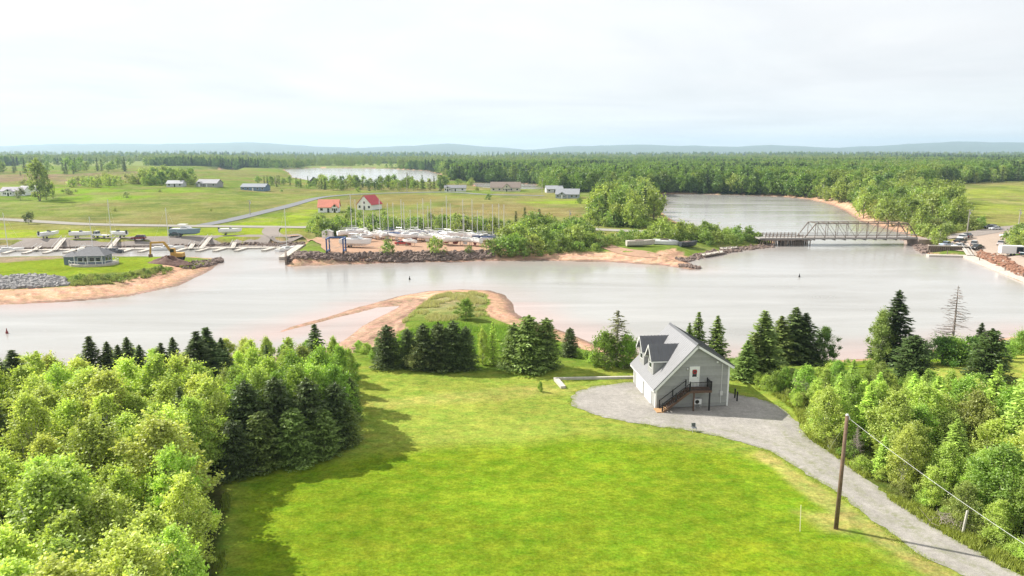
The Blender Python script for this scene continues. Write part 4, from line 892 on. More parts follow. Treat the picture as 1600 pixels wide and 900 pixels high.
# garden seats by the shore of the far lawn
for i, (px, py) in enumerate(((1573,540),(1589,541))):
    x, y, z_ = hit(px, py); o = thing('garden_chair', 'pale wooden garden chair on the far lawn by the shore', 'chair', (x, y, z_), 2.6 + i * .4, 'garden chairs on the far lawn')
    MB().box(-.32,.32,-.3,.3,.34,.40).build('seat', CONC, o); MB().add([(-.32,.25,.38),(.32,.25,.38),(.30,.5,1.05),(-.30,.5,1.05),(-.32,.30,.36),(.32,.30,.36),(.30,.55,1.03),(-.30,.55,1.03)],[(0,1,2,3),(7,6,5,4),(2,6,7,3),(0,3,7,4),(1,5,6,2),(0,4,5,1)]).build('backrest', CONC, o)
    for sx in (-.29,.29):
        MB().box(sx-.04,sx+.04,-.3,-.22,-.05,.56).build('leg', CONC, o); MB().box(sx-.04,sx+.04,.2,.28,-.05,.56).build('leg', CONC, o); MB().box(sx-.06,sx+.06,-.34,.3,.56,.60).build('armrest', CONC, o)
bm_ = mat('buoy_red', (.22,.03,.03), .5)
for px, py, lab, c in ((11,521,'small dark red channel buoy in the river near the left point','buoy_red'),(640,437,'small dark channel buoy off the boatyard shore','k'),(1249,433,'small dark channel buoy in the open river','k')):
    x, y = at(px, py, 0); o = thing('channel_buoy', lab, 'buoy', (x, y, 0)); m_ = bm_ if c != 'k' else BLACK
    MB().tube((0,0,-.3),(0,0,.35),.22,.22,12).build('float', m_, o); MB().tube((0,0,.35),(0,0,.8),.14,.06,10).build('tower', m_, o); MB().ball((0,0,.86),.09,.09,.1).build('topmark', m_, o)
# ------------------------------------------------------------------ far shore: boats, vehicles, docks, bridge, houses
GEL = mat('white_gelcoat', (.74,.74,.74), .3, var=.05); NAVY = mat('navy_paint', (.03,.06,.16), .35); ANTIF = mat('red_antifouling', (.22,.05,.04), .7); DKHULL = mat('dark_hull', (.04,.045,.055), .4); CREAM = mat('cream_cover', (.60,.58,.52), .8); ALU = mat('spar_aluminium', (.62,.62,.62), .35, .3); TEAL = mat('slate_teal_paint', (.16,.24,.28), .35)
STEEL = mat('stand_steel', (.16,.10,.08), .7); TYRE = mat('rubber', (.018,.018,.02), .85); RIM = mat('wheel_rim', (.5,.5,.5), .35, .6); LAMPG = mat('lamp_glass', (.75,.75,.72), .15); TAIL = mat('tail_lamp', (.35,.02,.02), .3)
DOCKW = mat('dock_timber', (.44,.40,.35), .85, var=.2, scale=2); OLDW = mat('old_timber', (.20,.155,.125), .9, var=.3, scale=2); ROCK = mat('grey_rock', (.25,.24,.235), .9, var=.35, scale=1.2, bump=.4); REDROCK = mat('brown_rock', (.16,.115,.095), .9, var=.35, scale=1.2, bump=.4)
def hull_mesh(L, B, D, draft, fine=2.3, fullst=.82, nst=12, transom=.86):
    P = []; F_ = []
    for i in range(nst + 1):
        s = i / nst; x = -L/2 + L * s
        b = B/2 * (transom + (1-transom) * min(1, s/.4) if s < .4 else max(0.02, 1 - ((s-.4)/.6) ** fine))
        sh = D * (.86 + .24 * s ** 2); dr = draft * (1 - .75 * s ** 4)
        sec = [(0, -dr), (b*.62, -dr*.62), (b*.93, .08*D), (b, sh)]
        xs = [x + (L*.06 if i == nst else 0) * k for k in (-1.6, -1.0, .2, 1)]
        P += [(xs[j], -y, z) for j, (y, z) in enumerate(sec)] + [(xs[j], y, z) for j, (y, z) in enumerate(sec)]
    for i in range(nst):
        a, c = i * 8, (i + 1) * 8
        for j in range(3): F_ += [(a+j, c+j, c+j+1, a+j+1), (a+4+j, a+5+j, c+5+j, c+4+j)]
        F_.append((a+3, c+3, c+7, a+7))
    F_ += [(0,1,2,3,7,6,5,4)]
    return P, F_
def sailboat(x, y, z, rz, L, lab, hull=None, bottom=None, mast=True, stands=True, cover=None, group=None, mh=1.25):
    hull = hull or GEL; B, D, dr = L * .31, L * .105, L * .07; lift = (dr + .75 + L * .05) if stands else .05
    o = thing('sailboat', lab, 'sailboat', (x, y, z + lift), rz, group)
    P, F_ = hull_mesh(L, B, D, dr, 2.0, transom=.68); MB().add(P, F_).build('hull', hull, o, smooth=False)
    if bottom: MB().add([(px_*.985, py_*.86, min(pz_, .06*D) - .01) for px_, py_, pz_ in P], F_).build('bottom_paint', bottom, o)
    if stands: MB().prism([(-L*.12,-dr*.9),(L*.12,-dr*.9),(L*.06,-dr-.75),(-L*.09,-dr-.75)], -.09, .09).build('keel', bottom or hull, o)
    cz_ = D * .93
    MB().prism([(-L*.16,cz_),(L*.20,cz_+.1),(L*.14,cz_+.38),(-L*.14,cz_+.5)], -B*.27, B*.27).build('cabin', cover or GEL, o)
    MB().box(-L*.1, L*.08, -B*.275, B*.275, cz_+.18, cz_+.32).build('cabin_window', GLASS, o)
    MB().box(-L*.42, -L*.2, -B*.25, B*.25, cz_-.05, cz_+.22).build('cockpit', cover or CREAM, o)
    rl = MB()
    for s in (-1, 1):
        for q in (-.42, -.1, .2): rl.tube((L*q, s*B*.38, cz_), (L*q, s*B*.38, cz_+.65), .018, .018, 4)
        rl.tube((-L*.42, s*B*.38, cz_+.62), (L*.2, s*B*.38, cz_+.66), .014, .014, 4)
    rl.build('lifeline', ALU, o)
    if mast:
        MB().tube((L*.06,0,cz_), (L*.05,0,cz_+L*mh), .12, .08, 8).build('mast', ALU, o)
        MB().tube((L*.05,0,cz_+1.05), (-L*.36,0,cz_+1.0), .10, .08, 6).build('boom', cover or ALU, o)
        MB().bar((L*.055,-B*.26,cz_+L*mh*.55), (L*.055,B*.26,cz_+L*mh*.55), .05).build('spreader', ALU, o)
        MB().tube((L*.05,0,cz_+L*mh), (L*.53,0,cz_+.1), .015, .015, 3).tube((L*.05,0,cz_+L*mh), (-L*.5,0,cz_), .015, .015, 3).build('stay', ALU, o)
    if stands:
        c = thing('boat_cradle', 'rusty steel cradle holding up ' + (lab if len(lab.split()) < 11 else ' '.join(lab.split()[:10])), 'cradle', (x, y, z), rz, group and 'cradles under ' + group)
        for q in (-L*.28, L*.18):
            for s in (-1, 1):
                MB().tube((q, s*B*.5, -.1), (q, s*B*.33, lift - .1), .05, .05, 5).build('stand_leg', STEEL, c)
            MB().bar((q, -B*.5, .05), (q, B*.5, .05), .1).build('cross_beam', STEEL, c)
    return o
def powerboat(x, y, z, rz, L, lab, hull=None, trailer=True, cabin=True, tower=False):
    hull = hull or GEL; B, D, dr = L * .33, L * .15, L * .05; lift = .75 + dr if trailer else .02
    o = thing('motorboat', lab, 'boat', (x, y, z + lift), rz); P, F_ = hull_mesh(L, B, D, dr, 2.6, transom=.92)
    MB().add(P, F_).build('hull', hull, o); MB().box(-L*.45, L*.15, -B*.40, B*.40, D*.93, D*1.02).build('deck', GEL, o)
    if cabin:
        MB().prism([(-L*.12,D),(L*.22,D*1.03),(L*.10,D+.75),(-L*.10,D+.95)], -B*.32, B*.32).build('cabin', GEL, o)
        MB().prism([(-L*.08,D+.5),(L*.135,D+.5),(L*.115,D+.68),(-L*.09,D+.68)], -B*.325, B*.325).build('windscreen', GLASS, o)
        MB().box(-L*.2, L*.08, -B*.33, B*.33, D+1.5, D+1.58).build('hard_top', GEL, o)
        for q in (-L*.18, L*.05):
            for s in (-1, 1): MB().tube((q, s*B*.3, D+.3), (q, s*B*.3, D+1.5), .03, .03, 4).build('top_post', ALU, o)
    else:
        MB().prism([(-L*.02,D),(L*.10,D),(L*.0,D+.5)], -B*.3, B*.3).build('windscreen', GLASS, o)
    MB().box(-L*.54, -L*.47, -.25, .25, D*.2, D+.5).build('outboard', DKHULL, o)
    if trailer:
        t = thing('boat_trailer', 'galvanised trailer under the ' + ' '.join(lab.split()[:9]), 'trailer', (x, y, z), rz)
        MB().bar((-L*.4,-.6,.55),(L*.35,-.35,.55),.1).bar((-L*.4,.6,.55),(L*.35,.35,.55),.1).bar((L*.3,0,.5),(L*.62,0,.45),.1).bar((-L*.2,-.9,.4),(-L*.2,.9,.4),.1).build('frame', RIM, t)
        for s in (-1, 1): MB().tube((-L*.2, s*.85-.1, .33), (-L*.2, s*.85+.1, .33), .33, .33, 12).build('wheel', TYRE, t)
        MB().bar((-L*.3,-.4,.55),(-L*.3,-.4,.95),.08).bar((-L*.3,.4,.55),(-L*.3,.4,.95),.08).bar((L*.2,0,.5),(L*.2,0,.85),.08).build('bunk', RIM, t)
    return o
def vehicle(x, y, z, rz, col, lab, style='sedan', cat='car', name='parked_car'):
    o = thing(name, lab, cat, (x, y, z), rz); paint_ = mat('paint_%02d_%02d_%02d' % tuple(int(c*99) for c in col), col, .25, .2, .6, var=.03)
    S = {'sedan': (4.6, 1.8, [(-2.3,.35),(2.3,.35),(2.32,.62),(2.2,.78),(1.1,.92),(-1.6,.96),(-2.28,.9)], [(-1.75,.93),(1.15,.9),(.4,1.42),(-.95,1.45)]),
         'suv': (4.6, 1.88, [(-2.25,.4),(2.3,.4),(2.32,.8),(2.2,.98),(1.1,1.08),(-2.2,1.1),(-2.3,.9)], [(-2.18,1.08),(1.15,1.06),(.5,1.68),(-2.0,1.70)]),
         'pickup': (5.5, 1.95, [(-2.75,.5),(2.7,.5),(2.72,.9),(2.6,1.08),(1.2,1.16),(-2.7,1.16)], [(-.75,1.14),(1.3,1.14),(.65,1.78),(-.6,1.8)]),
         'truck': (6.6, 2.1, [(-3.3,.65),(3.2,.65),(3.25,1.2),(2.3,1.35),(2.2,1.4),(.8,1.4),(.78,1.0),(-3.3,1.0)], [(.85,1.38),(2.3,1.36),(2.0,2.25),(.95,2.3)])}[style]
    L, Wd, body, cab = S
    MB().prism(body, -Wd/2, Wd/2).build('body', paint_, o, bevel=.08)
    n = len(cab); P = [(a, -Wd/2 * (.96 if b < 1.3 and i < 2 else .80), b) for i, (a, b) in enumerate(cab)] + [(a, Wd/2 * (.96 if b < 1.3 and i < 2 else .80), b) for i, (a, b) in enumerate(cab)]
    P = [(a, (-1 if i < n else 1) * Wd/2 * (.95 if (i % n) < 2 else .78), b) for i, (a, _, b) in enumerate(P)]
    MB().add(P, [tuple(range(n))[::-1], tuple(range(n, 2*n))] + [(i, (i+1) % n, n + (i+1) % n, n + i) for i in range(n)]).build('windows', GLASS, o)
    zr = cab[2][1]; MB().box(cab[3][0]-.04, cab[2][0]+.04, -Wd*.39, Wd*.39, zr-.03, zr+.05).build('roof', paint_, o)
    for q in (0.0,):
        for s in (-1, 1): MB().bar(((cab[0][0]+cab[1][0])/2 - .1, s*Wd*.47, cab[0][1]), ((cab[2][0]+cab[3][0])/2 - .1, s*Wd*.395, zr), .12, .06).build('door_pillar', paint_, o)
    r = .33 if style in ('sedan', 'suv') else .42
    for q in (-L*.30, L*.31):
        for s in (-1, 1):
            w = MB().tube((q, s*(Wd/2-.2), r), (q, s*(Wd/2+.02), r), r, r, 14).build('wheel', TYRE, o); MB().tube((q, s*(Wd/2+.0), r), (q, s*(Wd/2+.03), r), r*.6, r*.6, 10).build('rim', RIM, w)
    zl = body[2][1] - .02
    for s in (-1, 1):
        MB().box(L/2-.06, L/2+.03, s*Wd*.36-.16, s*Wd*.36+.16, zl-.1, zl+.06).build('headlight', LAMPG, o); MB().box(-L/2-.03, -L/2+.06, s*Wd*.40-.1, s*Wd*.40+.1, zl-.1, zl+.14).build('tail_light', TAIL, o)
    return o
def P3(px, py): return hit(px, py)
# --- strip of boats and cars along the marina road
for f_, px, py, rz, kw in (
 (powerboat, 77, 373, 1.2, dict(L=7.0, lab='white motorboat on a trailer alone at the end of the marina strip', cabin=False)),
 (powerboat, 127, 373, .1, dict(L=7.0, lab='low white runabout on a trailer beside the white truck', cabin=False)),
 (powerboat, 186, 372, 2.9, dict(L=6.5, lab='white covered boat on a trailer hitched behind the truck', cabin=False)),
 (powerboat, 290, 371, -.1, dict(L=10.5, lab='long slate-blue cabin cruiser standing behind the dark green car', hull=TEAL)),
 (powerboat, 360, 368, .2, dict(L=7.5, lab='white sailboat hull propped high near the end of the marina strip', cabin=False))):
    x, y, z = P3(px, py); f_(x, y, z + .3, rz, kw.pop('L'), kw.pop('lab'), **kw)
x, y, z = P3(158, 372.5); vehicle(x, y, z + .3, 3.0, (.75,.75,.74), 'white work truck parked in front of the covered boat', 'truck', 'truck', 'parked_truck')
x, y, z = P3(217, 376); vehicle(x, y, z + .3, 3.3, (.16,.02,.03), 'dark red car on the marina strip', 'suv')
x, y, z = P3(275, 375.5); vehicle(x, y, z + .3, 3.1, (.03,.06,.055), 'dark green car parked against the slate-blue cruiser', 'suv')
# --- marina docks
def dock(name, lab, runs, cat='dock', z0=-.25, z1=.42, w=2.2, m=None, piles=()):
    a = at(*runs[0][0], .3); o = thing(name, lab, cat, (a[0], a[1], 0)); m = m or DOCKW
    for i, (p, q, ww) in enumerate(runs):
        p, q = np.array(at(*p, .3)) - a, np.array(at(*q, .3)) - a; e = .004 * i
        d = (q - p) / np.hypot(*(q - p)); nn = np.array([-d[1], d[0]]) * ww / 2; L_ = np.hypot(*(q - p)); k = max(1, int(L_ / 6.0))
        for j in range(k):
            s, t = p + (q - p) * (j / k) + d * .05, p + (q - p) * ((j + 1) / k) - d * .05
            c4 = [s - nn, t - nn, t + nn, s + nn]
            MB().add([(c[0], c[1], z0) for c in c4] + [(c[0], c[1], z1 + e) for c in c4], [(0,3,2,1),(4,5,6,7),(0,1,5,4),(1,2,6,5),(2,3,7,6),(3,0,4,7)]).build('walkway' if i == 0 else 'finger_pier', m, o)
    for pp in piles:
        c = np.array(at(*pp, .3)) - a; MB().tube((c[0], c[1], -1.5), (c[0], c[1], 1.6), .14, .12, 8).build('pile', OLDW, o)
    return o
dock('floating_dock', 'long pale floating dock with finger piers along the marina bank', [((-60,392),(438,386.5),2.0)] + [((x0, 391.2 - .011*x0 + .3), (x0 - 17, 396.2 - .011*x0), 1.5) for x0 in (22,54,86,118,150,205,235,290,325,352,385,428)], piles=[(x0, 390.8 - .011*x0) for x0 in (10,60,110,160,210,260,310,360,410)])
dock('slip_dock', 'timber slip dock jutting from the boatyard corner', [((442,404.5),(470,385),2.4),((450,404.5),(500,403.8),2.0)], z1=.9)
for i, (px, py, px2, py2, lab) in enumerate(((85,391,101,380,'first'),(170,390,186,379,''),(314,388.6,329,378,''),(54,391,62,383,''),(122,390,130,382,''),(297,388.6,302,381,''),(363,388,367,380,''))):
    a = Vector((*at(px, py, .5), .55)); h_ = hit(px2, py2); b = Vector((h_[0], h_[1], h_[2] + .3)); o = thing('gangway', 'pale aluminium gangway sloping from the marina bank to the floating dock', 'gangway', (a.x, a.y, 0), 0, 'gangways of the marina')
    b = b - Vector((a.x, a.y, 0)); a = Vector((0, 0, .55)); sd = (b - a).cross(Vector((0,0,1))).normalized() * .7
    MB().bar(a, b, 1.4, .12).build('ramp', DOCKW, o)
    for s in (-1, 1): MB().bar(a + sd*s + Vector((0,0,1)), b + sd*s + Vector((0,0,1)), .07).bar(a + sd*s, a + sd*s + Vector((0,0,1)), .07).bar(b + sd*s, b + sd*s + Vector((0,0,1)), .07).bar((a+b)/2 + sd*s, (a+b)/2 + sd*s + Vector((0,0,1)), .07).build('handrail', ALU, o)
for px, py, rz, L, kw in ((10,393,.6,9,dict(lab='white sailboat moored at the far end of the marina dock')),(143,392,.3,8,dict(lab='white sailboat moored behind the pavilion roof')),(262,390,.4,9.5,dict(lab='white sailboat moored beyond the excavator', mh=1.35)),(447,391,1.15,8.5,dict(lab='white sailboat moored by the slip dock', mh=1.5))):
    x, y = at(px, py, 0); sailboat(x, y, 0, rz, L, kw['lab'], stands=False, mh=kw.get('mh', 1.3), bottom=None)
x, y = at(178, 394, 0); sailboat(x, y, 0, 2.6, 8.5, 'black-hulled sailboat moored at the marina dock', DKHULL, stands=False, cover=DKHULL, mh=1.9)
# --- boatyard
YG = 'sailboats on stands in the boatyard'
for i, (px, py, L, mst, hl, bt) in enumerate(((548,374,10,1,0,0),(570,372,9,1,0,1),(568,379,8,0,0,0),(585,375,7.5,1,0,0),(594,374,8.5,1,0,1),(606,376,8,1,0,0),(614,371,8,1,0,1),(620,378,9,0,0,0),(627,372,8.5,1,0,1),(634,377,8.5,1,0,0),(641,372,8,1,0,1),(648,379,9,0,0,1),(652,372,8.5,1,0,0),(661,376,8,1,1,1),(668,380,8,1,0,0),(673,373,9,1,0,1),(680,378,8.5,0,0,1),(690,374,8,1,1,1),(697,384,9.5,1,0,1),(703,376,9,1,0,0),(712,385,9,0,0,1),(722,377,9,1,0,1),(727,385,8,1,0,0),(737,378,8.5,1,0,1),(742,386,8,0,0,1),(748,378,8.5,1,0,0),(757,381,9,1,1,1),(768,384,8,1,0,1),(778,380,8,1,0,0),(786,384,8,1,0,1),(640,386,6.5,0,0,1),(555,369.5,9,1,0,0))):
    x, y, z = P3(px, py); m_ = (GEL, NAVY)[hl]; b_ = ANTIF if bt else None; L *= random.uniform(.92, 1.06)
    lab = ('white' if not hl else 'navy') + ' sailboat' + (' with red bottom paint' if bt else '') + (' and tall mast' if mst else ', mast taken down,') + ' on stands in the boatyard'
    sailboat(x, y, z + .32, random.choice((0, math.pi)) + random.uniform(-1.15, 1.15), L * .88, lab, m_, b_, bool(mst), True, random.choice((None, CREAM, None, None, None, NAVY)), YG + (' red' if bt else '') + (' masted' if mst else '') + (' navy' if hl else ''), random.uniform(1.1, 1.6))
x, y, z = P3(556, 388); powerboat(x, y, z + .32, -.25, 10, 'white cabin cruiser on a trailer beside the blue boat lift', GEL)
x, y, z = P3(628, 384); vehicle(x, y, z + .32, .2, (.45,.03,.03), 'bright red car among the boatyard hulls', 'sedan')
x, y, z = P3(518, 398); tl = thing('boat_lift', 'blue steel travelling boat lift on four wheels at the boatyard edge', 'boat lift', (x + 1, y + 2, z + .32), .08)
tl.scale = (.8, .8, .68)
BLUE = mat('lift_blue', (.03,.07,.20), .5, var=.15)
for sx in (-3.0, 3.0):
    MB().bar((sx,-3.2,.95),(sx,3.2,.95),.5,.6).build('side_beam', BLUE, tl); MB().bar((sx,-3,1.2),(sx,-3,6.2),.45).bar((sx,3,1.2),(sx,3,6.2),.45).build('leg_pair', BLUE, tl)
    MB().bar((sx,-3.4,6.3),(sx,3.4,6.3),.5,.5).build('top_beam', BLUE, tl)
    for sy in (-3, 3): MB().tube((sx-.28,sy,.55),(sx+.28,sy,.55),.55,.55,14).build('wheel', TYRE, tl)
MB().bar((-3,3.2,6.3),(3,3.2,6.3),.5,.6).build('cross_beam', BLUE, tl)
for sy in (-1.5, 1.5):
    MB().path([(-2.9,sy,6.1),(-1.5,sy,2.6),(0,sy,2.0),(1.5,sy,2.6),(2.9,sy,6.1)], .06, .06, 4).build('sling', CREAM, tl)
x, y, z = P3(513, 373); sh = thing('shed', 'small white shed at the back of the boatyard', 'shed', (x, y, z + .3)); MB().box(-1.8,1.8,-1.4,1.4,-.2,2.3).build('wall', TRIM, sh); MB().prism([(-2,2.3),(2,2.3),(0,3.0)],-1.6,1.6).build('roof', GREYP, sh); MB().box(-.5,.5,-1.45,-1.38,0,1.9).build('door', GREYP, sh)
# --- rip-rap
def rocks(name, lab, px_poly, n, s0, s1, m, seed, z_up=.0):
    g = np.random.default_rng(seed); poly = np.array(H(px_poly)); pts = scatter(poly, s0 * .8, n, seed); V_, F_ = [], []
    base = MB().ball((0,0,0),1,1,1,7,4); bv = np.array(base.v)
    mb = MB()
    for x, y in pts:
        s = g.uniform(s0, s1); v = bv * (g.uniform(.6, 1.25, (len(bv), 1))) * np.array([g.uniform(.7,1.2), g.uniform(.7,1.2), g.uniform(.5,.9)]) * s * .62
        a = g.uniform(0, 6.28); c, d = math.cos(a), math.sin(a); v = np.c_[v[:,0]*c - v[:,1]*d, v[:,0]*d + v[:,1]*c, v[:,2]]
        mb.add(v + np.array([x, y, max(gz(x, y), -.2) + s * .12 + z_up]), base.f)
    return props(mb.build(name, m), lab, 'rocks', kind='stuff')
rocks('riprap', 'pale grey boulders armouring the grassy point', [(-120,432),(0,433),(60,430),(100,434),(108,446),(60,450),(0,452),(-120,455)], 900, .6, 1.35, ROCK, 1)
rocks('riprap', 'dark boulders at the tip of the grassy point', [(290,412),(346,404),(348,409),(320,417),(285,420)], 170, .6, 1.3, REDROCK, 2)
rocks('riprap', 'dark boulders armouring the boatyard bank', [(449,404),(520,405),(570,404),(640,401.5),(700,400),(770,399),(772,405),(700,407),(600,408.5),(449,413)], 900, .7, 1.6, REDROCK, 3)
rocks('riprap', 'brown rubble along the marina bank', [(-100,386),(0,384),(200,381),(400,379),(475,378),(478,384),(400,383),(200,386),(0,389),(-100,391)], 500, .5, 1.1, REDROCK, 4)
rocks('riprap', 'rubble strewn along the old landing shore', [(1055,405),(1090,398),(1140,388),(1200,382),(1210,386),(1150,394),(1100,403),(1070,410)], 260, .6, 1.5, REDROCK, 5)
rocks('riprap', 'low rocks reaching from the beach into the river', [(1060,413),(1094,418),(1092,421),(1062,417)], 60, .6, 1.2, REDROCK, 6)
rocks('riprap', 'boulders heaped around the bridge abutment', [(1405,372),(1450,374),(1452,394),(1440,396),(1420,380)], 130, .9, 2.0, REDROCK, 7)
rocks('driftwood', 'heap of reddish brown logs and rubble behind the wharf wall', [(1530,393),(1560,398),(1600,420),(1660,440),(1660,452),(1590,432),(1540,408),(1526,400)], 420, .5, 1.3, mat('red_debris', (.24,.12,.075), .9, var=.4, scale=1.5), 8)
sw = at(447, 414, 0); o = thing('sea_wall', 'dark timber sea wall at the corner of the boatyard', 'wall', (sw[0], sw[1], 0))
c2 = np.array(at(447,404,0)) - sw; c3 = np.array(at(500,404,0)) - sw
for i in range(9):
    t = i / 8; MB().bar((c2[0]*t, c2[1]*t, -1), (c2[0]*t, c2[1]*t, 2.5), .42).build('pile', OLDW, o)
MB().bar((0,0,2.2),(c2[0],c2[1],2.2),.5,.5).build('cap_beam', OLDW, o); MB().bar((0.2,0,1.2),(c2[0]+.2,c2[1],1.2),.2,1.6).build('sheeting', OLDW, o)
# --- pavilion on the point
x, y, z = P3(135, 416); SLATEB = mat('slate_blue_siding', (.13,.17,.21), .7, var=.1); SHIN = mat('grey_shingle', (.17,.17,.18), .85, var=.2, scale=2)
pv = thing('pavilion', 'blue-grey pavilion with hipped roof and round pale deck on the point', 'building', (x, y + 3, z), .1); pv.scale = (.84, .84, .9)
def hip(mb, x0, x1, y0, y1, z0, h, r):
    xm0, xm1, ym = x0 + (y1-y0)/2*r, x1 - (y1-y0)/2*r, (y0+y1)/2
    return mb.add([(x0,y0,z0),(x1,y0,z0),(x1,y1,z0),(x0,y1,z0),(xm0,ym,z0+h),(xm1,ym,z0+h)], [(0,1,5,4),(2,3,4,5),(1,2,5),(3,0,4),(3,2,1,0)])
MB().box(-4,4.6,-2.6,3.2,0,3.0).build('wall', SLATEB, pv); hip(MB(), -4.9, 5.5, -3.6, 4.2, 2.95, 2.4, .92).build('roof', SHIN, pv)
an = MB().box(-8.4,-4.6,-.6,3.4,-.1,2.5).build('annex', SLATEB, pv); hip(MB(), -8.8, -4.2, -1.1, 3.9, 2.45, 1.5, .9).build('annex_roof', SHIN, pv)
dkp = [(8.6*math.cos(a)*.85+.4, 5.4*math.sin(a)) for a in [2*math.pi*i/16 for i in range(16)]]
MB().prism(dkp, -.6, .55, 'z').build('deck', DOCKW, pv)
for i in range(16):
    a, b = dkp[i], dkp[(i+1) % 16]; MB().bar((a[0]*.98,a[1]*.98,.55),(a[0]*.98,a[1]*.98,1.5),.12).build('rail_post', TRIM, pv); MB().bar((a[0]*.98,a[1]*.98,1.5),(b[0]*.98,b[1]*.98,1.5),.1).build('rail', TRIM, pv)
for u in (-3.2,-1.4,.4,2.2):
    w_ = MB().box(u,u+1.5,-2.66,-2.58,1.1,2.5).build('window', TRIM, pv); MB().box(u+.1,u+1.4,-2.70,-2.6,1.2,2.4).build('pane', GLASS, w_)
for u in (-1.6, .6): w_ = MB().box(4.58,4.66,u,u+1.6,1.1,2.5).build('window', TRIM, pv); MB().box(4.6,4.70,u+.1,u+1.5,1.2,2.4).build('pane', GLASS, w_)
for u in (-3.9,0,4.4): MB().bar((u,-3.3,.5),(u,-3.3,2.95),.16).build('porch_post', TRIM, pv)
# --- dirt mound and excavator
x, y, z = P3(262, 411); g_ = np.random.default_rng(8); mv, mf = [], []
n1, n2 = 10, 26
for j in range(n1 + 1):
    for i in range(n2):
        r = j / n1; a = 2 * math.pi * i / n2; hh = (1 - r) ** .8 * 2.1 * (1 + .25 * math.sin(3 * a)) + g_.normal() * .12 * (r < .95)
        mv.append((r * 6.6 * math.cos(a), r * 3.4 * math.sin(a), max(hh, 0) - .4))
for j in range(n1):
    for i in range(n2): mf.append((j*n2+i, (j+1)*n2+i, (j+1)*n2+(i+1) % n2, j*n2+(i+1) % n2))
props(MB().add(mv, mf).build('dirt_mound', mat('red_brown_soil', (.12,.065,.05), .95, var=.35, scale=1.5, bump=.5), None, (x, y, z), smooth=True), 'red-brown heap of soil on the point below the excavator', 'mound')
YELM = mat('machine_yellow', (.50,.29,.06), .5, var=.2)
ev = thing('excavator', 'yellow excavator with bent boom working beside the soil heap', 'excavator', (x + .5, y + 4.5, z + .9), math.pi + .15)
for s in (-1, 1): MB().prism([(-1.9,.1),(-1.6,-.9),(1.6,-.9),(1.9,.1),(1.6,.15),(-1.6,.15)], s*1.15-.3, s*1.15+.3).build('track', TYRE, ev)
MB().box(-1.9,1.3,-1.25,1.25,.2,1.3).build('upper_body', YELM, ev, bevel=.06); MB().prism([(.0,1.3),(1.3,1.3),(1.15,2.7),(.1,2.7)],.2,1.2).build('cab', YELM, ev); MB().box(.3,1.33,.15,1.25,1.6,2.5).build('cab_window', GLASS, ev)
MB().bar((1.0,-.3,1.0),(3.2,-.3,4.3),.5,.6).bar((3.2,-.3,4.3),(6.6,-.3,4.2),.45,.5).build('boom', YELM, ev); MB().bar((6.6,-.3,4.4),(7.0,-.3,1.0),.4,.45).build('stick', YELM, ev); MB().prism([(6.6,1.0),(7.4,1.0),(7.3,.1),(6.5,.2)],-.8,.2).build('bucket', STEEL, ev); MB().tube((2.0,-.3,3.0),(4.5,-.3,4.8),.1,.08,6).build('hydraulic_ram', RIM, ev)
# --- steel truss bridge
RUST = mat('rust_brown_steel', (.16,.12,.095), .7, .1, var=.3, scale=.8); DECKM = mat('bridge_deck', (.30,.28,.26), .85, var=.15)
A, Bp = Vector((*at(1257, 371.6, 2.8), 2.8)), Vector((*at(1433, 371.2, 2.8), 2.8)); u = (Bp - A).normalized(); SPAN = (Bp - A).length; ang = math.atan2(u.y, u.x)
HT = over(1340, 349.5, A.y)[2] - 2.8
br = thing('truss_bridge', 'rust-brown steel truss road bridge spanning the river narrows', 'bridge', (A.x, A.y, 0), ang)
ZD = 2.8; NP = 11; w2 = 6.0
def Lp(i): return SPAN * i / NP
MB().box(-.3, SPAN+.3, -.25, w2+.25, ZD-.55, ZD-.05).build('deck', DECKM, br)
for yy in (0.0, w2):
    MB().bar((0,yy,ZD-.1),(SPAN,yy,ZD-.1),.28,.36).build('bottom_chord', RUST, br); MB().bar((Lp(1),yy,ZD+HT),(Lp(NP-1),yy,ZD+HT),.26,.30).build('top_chord', RUST, br)
    MB().bar((0,yy,ZD),(Lp(1),yy,ZD+HT),.26).build('end_post', RUST, br); MB().bar((SPAN,yy,ZD),(Lp(NP-1),yy,ZD+HT),.26).build('end_post', RUST, br)
    for i in range(1, NP): MB().bar((Lp(i),yy,ZD),(Lp(i),yy,ZD+HT),.15).build('vertical', RUST, br)
    for i in range(1, NP-1):
        if i < NP/2 - .5: MB().bar((Lp(i),yy,ZD+HT),(Lp(i+1),yy,ZD),.10).build('diagonal', RUST, br)
        else: MB().bar((Lp(i),yy,ZD),(Lp(i+1),yy,ZD+HT),.10).build('diagonal', RUST, br)
    MB().bar((0,yy+(.25 if yy == 0 else -.25),ZD+1.0),(SPAN,yy+(.25 if yy == 0 else -.25),ZD+1.0),.10,.25).build('guard_rail', GREYP, br)
for i in range(1, NP): MB().bar((Lp(i),0,ZD+HT+.1),(Lp(i),w2,ZD+HT+.1),.16).build('cross_strut', RUST, br); MB().bar((Lp(i),-.2,ZD-.7),(Lp(i),w2+.2,ZD-.7),.25,.45).build('floor_beam', RUST, br)
MB().prism([(SPAN-.4,-2),(SPAN+5.5,-2),(SPAN+5,ZD-.56),(SPAN-.1,ZD-.56)], -1.2, w2+1.2).build('abutment', mat('stone_abutment', (.32,.25,.21), .9, var=.3, scale=.6, bump=.5), br)
